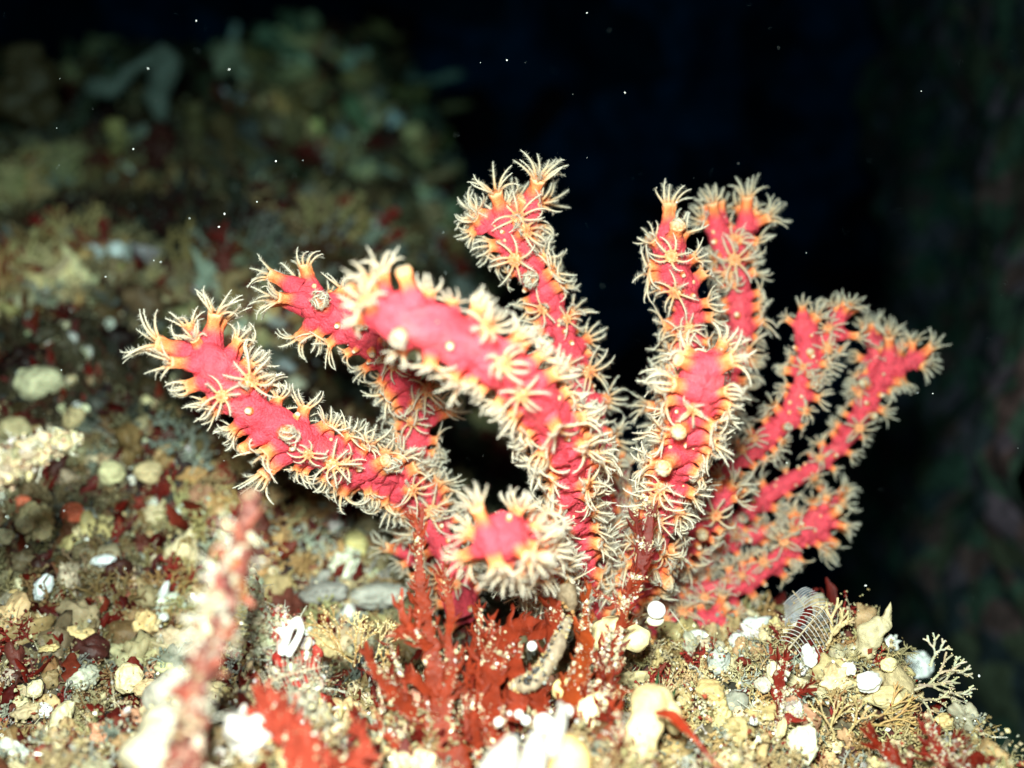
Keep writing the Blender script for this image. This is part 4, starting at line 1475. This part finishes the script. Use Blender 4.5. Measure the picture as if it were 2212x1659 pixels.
# golden brown forked alga
def forked(label, name, roots, col, r0, spread, depth, beads=True, cat='seaweed', flat=.5, curl=0.0):
    mb = MB()
    org = at(*roots[0][:3])

    def grow(p, ang, L, r, lev, tilt):
        dr = RIGHT * math.sin(ang) * 1.0 + UP * math.cos(ang) + FWD * tilt
        dr = norm(dr)
        e = p + dr * L
        m = (p + e) / 2 + rng.normal(size=3) * L * .05
        tube(mb, [p, m, e], [r, r * .95, r * .85], vis_jit(col, .15), 5, flat=flat, hint=FWD, lump=.25, lumpfreq=900)
        if beads:
            v0, f0 = ICO[0]
            for q in range(int(L / .0004)):
                u = rng.uniform()
                mb.add(v0 * rng.uniform(.00008, .00018) + p + (e - p) * u + rng.normal(size=3) * r * .7, vis_jit((.75, .6, .34), .2), f3=f0)
        if lev == 0:
            return
        for sgn in (-1, 1):
            grow(e, ang + sgn * spread * rng.uniform(.5, 1.1) + curl, L * rng.uniform(.62, .95), r * .86, lev - 1, tilt + rng.normal() * .15)
    for (px, py, d, ang, L, *_) in roots:
        grow(at(px, py, d), R(ang), px2m(L, d), px2m(r0, d), depth, rng.normal() * .2)
    return tag(build(mb, name, M_crust, origin=org), label, cat)


GB = (.36, .21, .07)
forked('golden brown forked fan alga left of the red frond', 'fan_alga', [(745, 1420, .192, -18, 38), (760, 1430, .193, -45, 40), (765, 1440, .190, 8, 30)], GB, 3.6, .42, 4)
forked('pale golden forked alga with open fans just left of the red frond', 'fan_alga', [(775, 1430, .196, 12, 34), (800, 1440, .195, 28, 30), (770, 1395, .197, 2, 26)], (.56, .42, .20), 3.0, .42, 4)
forked('short brown forked alga at the left foot of the red frond', 'fan_alga', [(820, 1470, .189, 18, 24), (840, 1450, .190, 5, 22)], GB, 3.4, .45, 3)
forked('tan antler shaped growth above the tan lumps, right of the plume', 'antler_growth', [(1785, 1395, .215, 25, 32), (1800, 1370, .215, 45, 22)], (.56, .42, .22), 6, .5, 3, beads=False, cat='bryozoan', flat=.8)
forked('pale spiky antlers at the right end of the tan growth', 'antler_growth', [(1975, 1490, .207, 70, 34), (1965, 1500, .206, 115, 32), (1985, 1480, .207, 95, 30)], (.40, .33, .22), 4.8, .5, 3, beads=True, cat='bryozoan', flat=.8)
forked('brown antlers fanning right, above the bottom right seaweed', 'antler_growth', [(1880, 1560, .202, 60, 34), (1880, 1565, .201, 95, 34), (1860, 1575, .201, 80, 40)], (.45, .28, .11), 4, .38, 4, beads=False, cat='bryozoan', flat=.8)
forked('tan twigs low in the growth below the largest white oval', 'antler_growth', [(1800, 1600, .198, -10, 30), (1830, 1590, .199, 20, 34), (1790, 1570, .2, 40, 30)], (.46, .32, .15), 4, .45, 3, beads=True, cat='bryozoan', flat=.8)

forked('pale broken antlers on the skyline between the plume and the pointed sponge', 'antler_growth', [(1830, 1385, .226, 20, 26), (1850, 1380, .226, 50, 22)], (.50, .42, .27), 5, .5, 2, beads=False, cat='bryozoan', flat=.8)
forked('grey tan bushy twigs behind the white lump at the far right end', 'antler_growth', [(2010, 1440, .214, 20, 26), (2025, 1470, .213, 60, 28), (2030, 1500, .211, 100, 26)], (.50, .46, .34), 4.5, .5, 3, beads=True, cat='bryozoan', flat=.8)
lobed('pointed_sponge', 'cream pointed sponge with a thin spike rising over the dark water at right', 'sponge', [([(1850, 1425, .216), (1875, 1385, .216), (1905, 1352, .215), (1917, 1335, .215), (1924, 1300, .215)], [22, 24, 22, 12, 2], (.52, .43, .26)), ([(1790, 1420, .217), (1830, 1405, .217), (1870, 1410, .216)], [18, 18, 16], (.42, .35, .22))], mat=M_crust)
lobed('knobbly_sponge', 'knobbly tan mass tying the right hand growth together', 'sponge', [([(1780, 1470, .214), (1850, 1490, .212), (1930, 1480, .210), (1975, 1500, .208)], [26, 30, 26, 18], (.44, .34, .19)), ([(1620, 1430, .222), (1700, 1440, .218), (1780, 1450, .215)], [18, 24, 24], (.38, .33, .22))], mat=M_crust)


# feathery plumes
def plume(label, pts, nl, ll, lr, ang, col):
    P = catmull([at(*p) for p in pts], 60)
    root = empty('feather_hydroid', P[0])
    tag(root, label, 'hydroid')
    mb = MB()
    tube(mb, P, np.linspace(.00022, .00010, 60), (.40, .32, .22), 6)
    build(mb, 'stem', M_crust, root)
    Tn = norm(np.gradient(P, axis=0))
    mb = MB()
    for k in range(nl):
        t = .12 + .86 * k / nl
        i = int(t * 59)
        for sg, l in ((-1, ll), (1, lr)):
            side = norm(np.cross(Tn[i], FWD)) * sg
            l3 = px2m(l, .215) * (.55 + .9 * math.sin(math.pi * min(1, t * .8 + .15))) * .8
            dr = norm(side * math.cos(ang) + Tn[i] * math.sin(ang) + FWD * .15)
            q = [P[i] + dr * l3 * u + UP * (-.35 * l3 * u * u) for u in np.linspace(0, 1, 7)]
            tube(mb, q, np.linspace(.00011, .00006, 7), col, 4)
            for u in np.linspace(.1, 1, 10):
                b = P[i] + dr * l3 * u + UP * (-.35 * l3 * u * u)
                v0, f0 = ICO[0]
                mb.add(v0 * .00011 + b, col, f3=f0)
    build(mb, 'barbs', M_crust, root)


plume('grey blue feathery plume with long curved barbs right of the coral base', [(1758, 1400, .222), (1752, 1360, .222), (1740, 1315, .223), (1712, 1276, .224)], 24, 62, 44, .15, (.42, .42, .46))
plume('straight thin feathery plume crossing in front of the curved one', [(1703, 1402, .212), (1730, 1370, .212), (1757, 1338, .212), (1785, 1306, .212)], 11, 46, 34, -.1, (.50, .46, .44))
plume('pale feathery plume lying over red patches below the brown fan alga', [(560, 1490, .180), (600, 1465, .180), (650, 1450, .181), (700, 1440, .182)], 14, 30, 40, .2, (.40, .36, .28))

# green spikes
for k, (lab, a, b) in enumerate([('tallest green spike above the big yellow sponge', (1412, 1500), (1424, 1445)), ('middle short green spike of the three above the yellow sponge', (1425, 1505), (1433, 1478)), ('right hand green spike of the three above the yellow sponge', (1448, 1512), (1460, 1485))]):
    mb = MB()
    tube(mb, [at(a[0], a[1], .190), at((a[0] + b[0]) / 2 + 1, (a[1] + b[1]) / 2, .190), at(b[0], b[1], .191)], [.00035, .0003, .00006], (.02, .10, .03), 8)
    tag(build(mb, 'green_spike', M_weed), lab, 'alga')

# spotted grey tube
mb = MB()
root = empty('spotted_tube', at(1115, 1478, .181))
tag(root, 'grey brown bent tube with a row of black pores between the red blades', 'bryozoan')
P = catmull([at(1105, 1480, .181), at(1140, 1475, .180), at(1170, 1450, .181), at(1192, 1415, .183), at(1210, 1375, .186), at(1228, 1338, .189)], 60)
r = px2m(np.interp(np.linspace(0, 1, 60), [0, .12, .35, .6, .85, 1], [6, 17, 20, 17, 14, 8]), .184)
tube(mb, P, r, (.30, .23, .16), sides=24, lump=.35, lumpfreq=500, hint=FWD)
build(mb, 'body', M_crust, root)
Tn = norm(np.gradient(P, axis=0))
for k in range(26):
    i = 6 + int(50 * (k % 16) / 16) + rng.integers(0, 3)
    sd = norm(np.cross(Tn[i], FWD))
    off = .62 if k < 16 else rng.uniform(-.5, .4)
    if k >= 16:
        i = rng.integers(8, 30)
    q = P[i] + sd * r[i] * off - FWD * r[i] * math.sqrt(max(0, 1 - off * off)) * 1.0
    mb = MB()
    s = rng.uniform(.00032, .00046)
    blob(mb, q, s, (.012, .012, .014), sub=2, rough=.1)
    build(mb, 'pore', M_grain, root)
mb = MB()
ii = rng.integers(0, 60, 1100)
dr = norm(rng.normal(size=(1100, 3)) - FWD * .5)
grains(mb, P[ii] + dr * r[ii][:, None] * 1.05, rng.uniform(.00008, .00026, 1100), pickn([(.6, .42, .18), (.42, .42, .38), CREAM, (.12, .09, .07)], [4, 3, 1.5, 2], 1100))
tag(build(mb, 'grit', M_grain, root, smooth=False), kind='stuff')
lobed('mottled_stump', 'dark and cream mottled stump at the top of the red blades under the coral', 'bryozoan', [([(1232, 1320, .192), (1228, 1295, .192), (1224, 1262, .193)], [16, 20, 22], (.22, .16, .10))], mat=M_crust, pore=12)

# tubes
for lab, pts, r_, c in [
    ('white looped worm tube standing on the crusted mound', [(608, 1412, .180), (618, 1385, .180), (630, 1352, .180), (644, 1340, .181), (650, 1362, .182), (636, 1392, .181), (622, 1415, .181)], 7.5, WH),
    ('curly tan worm tube high on the left slope', [(78, 630, .36), (95, 600, .36), (125, 585, .36), (150, 555, .36)], 9, (.62, .44, .26)),
]:
    mb = MB()
    d = pts[0][2]
    tube(mb, catmull([at(*p) for p in pts], 40), px2m(r_, d), c, sides=12, lump=.15, lumpfreq=600)
    tag(build(mb, 'worm_tube', M_shell), lab, 'worm tube')
mb = MB()
c0 = at(18, 1368, .226)
ring = [c0 + px2m(20, .226) * (RIGHT * math.cos(a) + UP * math.sin(a) * .8) for a in np.linspace(0, 6.35, 40)]
tube(mb, ring, px2m(11, .226), (.46, .50, .46), sides=12, lump=.15, lumpfreq=500)
tag(build(mb, 'ring_sponge', M_sponge), 'grey ring with a dark hole at the left edge', 'sponge')

# far dull growth standing on the hill at left
for lab, pts, rs, c in [
    ('blurred pale hooked sponge on the skyline at top left', [(350, 270, .52), (345, 190, .52), (360, 120, .52), (300, 140, .52), (250, 180, .52), (180, 190, .52)], [14, 30, 22, 12, 20, 34], (.13, .145, .12)),
    ('blurred yellow brown branching clump on the skyline left of the coral', [(600, 300, .60), (640, 250, .60), (660, 215, .60)], [34, 30, 16], (.20, .12, .04)),
    ('blurred dark brown clump at the top left corner', [(20, 260, .50), (60, 170, .50), (40, 100, .50)], [60, 60, 40], (.07, .045, .02)),
]:
    lobed('far_sponge', lab, 'sponge', [([p for p in pts], rs, c)])

# ------------------------------------------------------------------ specks in the water
v0, f0 = ICO[1]
for px, py, r_, where in [(424, 45, 4.2, 'topmost of the bright ones at upper left'), (320, 148, 3.2, 'beside the hooked sponge on the skyline'), (495, 150, 3, 'high above the dark hill, right of the hooked sponge'), (485, 462, 3.6, 'upper of a close pair above the left coral branch'), (473, 490, 3.4, 'lower of a close pair above the left coral branch'), (347, 566, 3.6, 'up left of the left branch tip'), (555, 436, 2.6, 'up left of the second branch tip'), (288, 322, 2.6, 'before the middle of the dark hill'), (1990, 197, 2.6, 'alone at the upper right before the rock wall'), (1350, 200, 2.6, 'high above the gap between the centre branches'), (1095, 130, 3, 'high above the tall centre branch'), (1268, 28, 2.4, 'close to the top edge right of centre'), (1462, 437, 3.6, 'just above the upright right branch tip'), (228, 598, 3, 'low over the left slope by the worm tube'), (596, 348, 2.8, 'between the hill skyline and the second branch'), (1870, 1265, 3, 'right above the feathery plume'), (1700, 1000, 2.4, 'between the two right hand branches'), (2115, 1460, 4, 'near the right edge beside the tan growth'), (2015, 850, 2.5, 'just right of the farthest right branch tip')]:
    d = rng.uniform(.19, .23)
    mb = MB()
    mb.add((v0 * px2m(r_, d) * rng.uniform(.4, .9, 3)) @ rotm(rng.normal(size=3)).T + at(px, py, d), (.85, .85, .85), f3=f0)
    tag(build(mb, 'floating_speck', M_shell), 'bright speck ' + where, 'speck', 'bright specks drifting in the water')
mb = MB()
v0, f0 = ICO[0]
for k in range(330):
    d = rng.uniform(.185, .5)
    px, py = rng.uniform(-60, 2270), rng.uniform(-40, 1350) 
    g, gdist = ground(px, py) if py > 300 and px < 1100 else (None, None)
    if gdist is not None and d > gdist - .01:
        d = gdist * .7
    mb.add(v0 * px2m(rng.gamma(1.5, .28) + .25, .21) * rng.uniform(.5, 1.1, 3) + at(px, py, d), (.75, .8, .82), f3=f0)
tag(build(mb, 'drifting_specks', M_shell, origin=(0, 0, 0)), 'faint tiny specks floating all through the dark water', 'specks', kind='stuff')

# ------------------------------------------------------------------ the water itself: takes the red out of the far light
mb = MB()
x0, x1, y0, y1, z0, z1 = -1.6, 1.9, -.3, 2.2, -1.4, 1.8
mb.add([(x, y, z) for z in (z0, z1) for y in (y0, y1) for x in (x0, x1)], (1, 1, 1), f4=[(0, 2, 3, 1), (4, 5, 7, 6), (0, 1, 5, 4), (2, 6, 7, 3), (0, 4, 6, 2), (1, 3, 7, 5)])
m = bpy.data.materials.new('water')
m.use_nodes = True
nt = m.node_tree
nt.nodes.clear()
out = nt.nodes.new('ShaderNodeOutputMaterial')
va = nt.nodes.new('ShaderNodeVolumeAbsorption')
va.inputs['Color'].default_value = (.25, .66, .72, 1)
va.inputs['Density'].default_value = 1.6
nt.links.new(va.outputs[0], out.inputs['Volume'])
tag(build(mb, 'haze', m, origin=(0, 0, 0), smooth=False), kind='stuff')
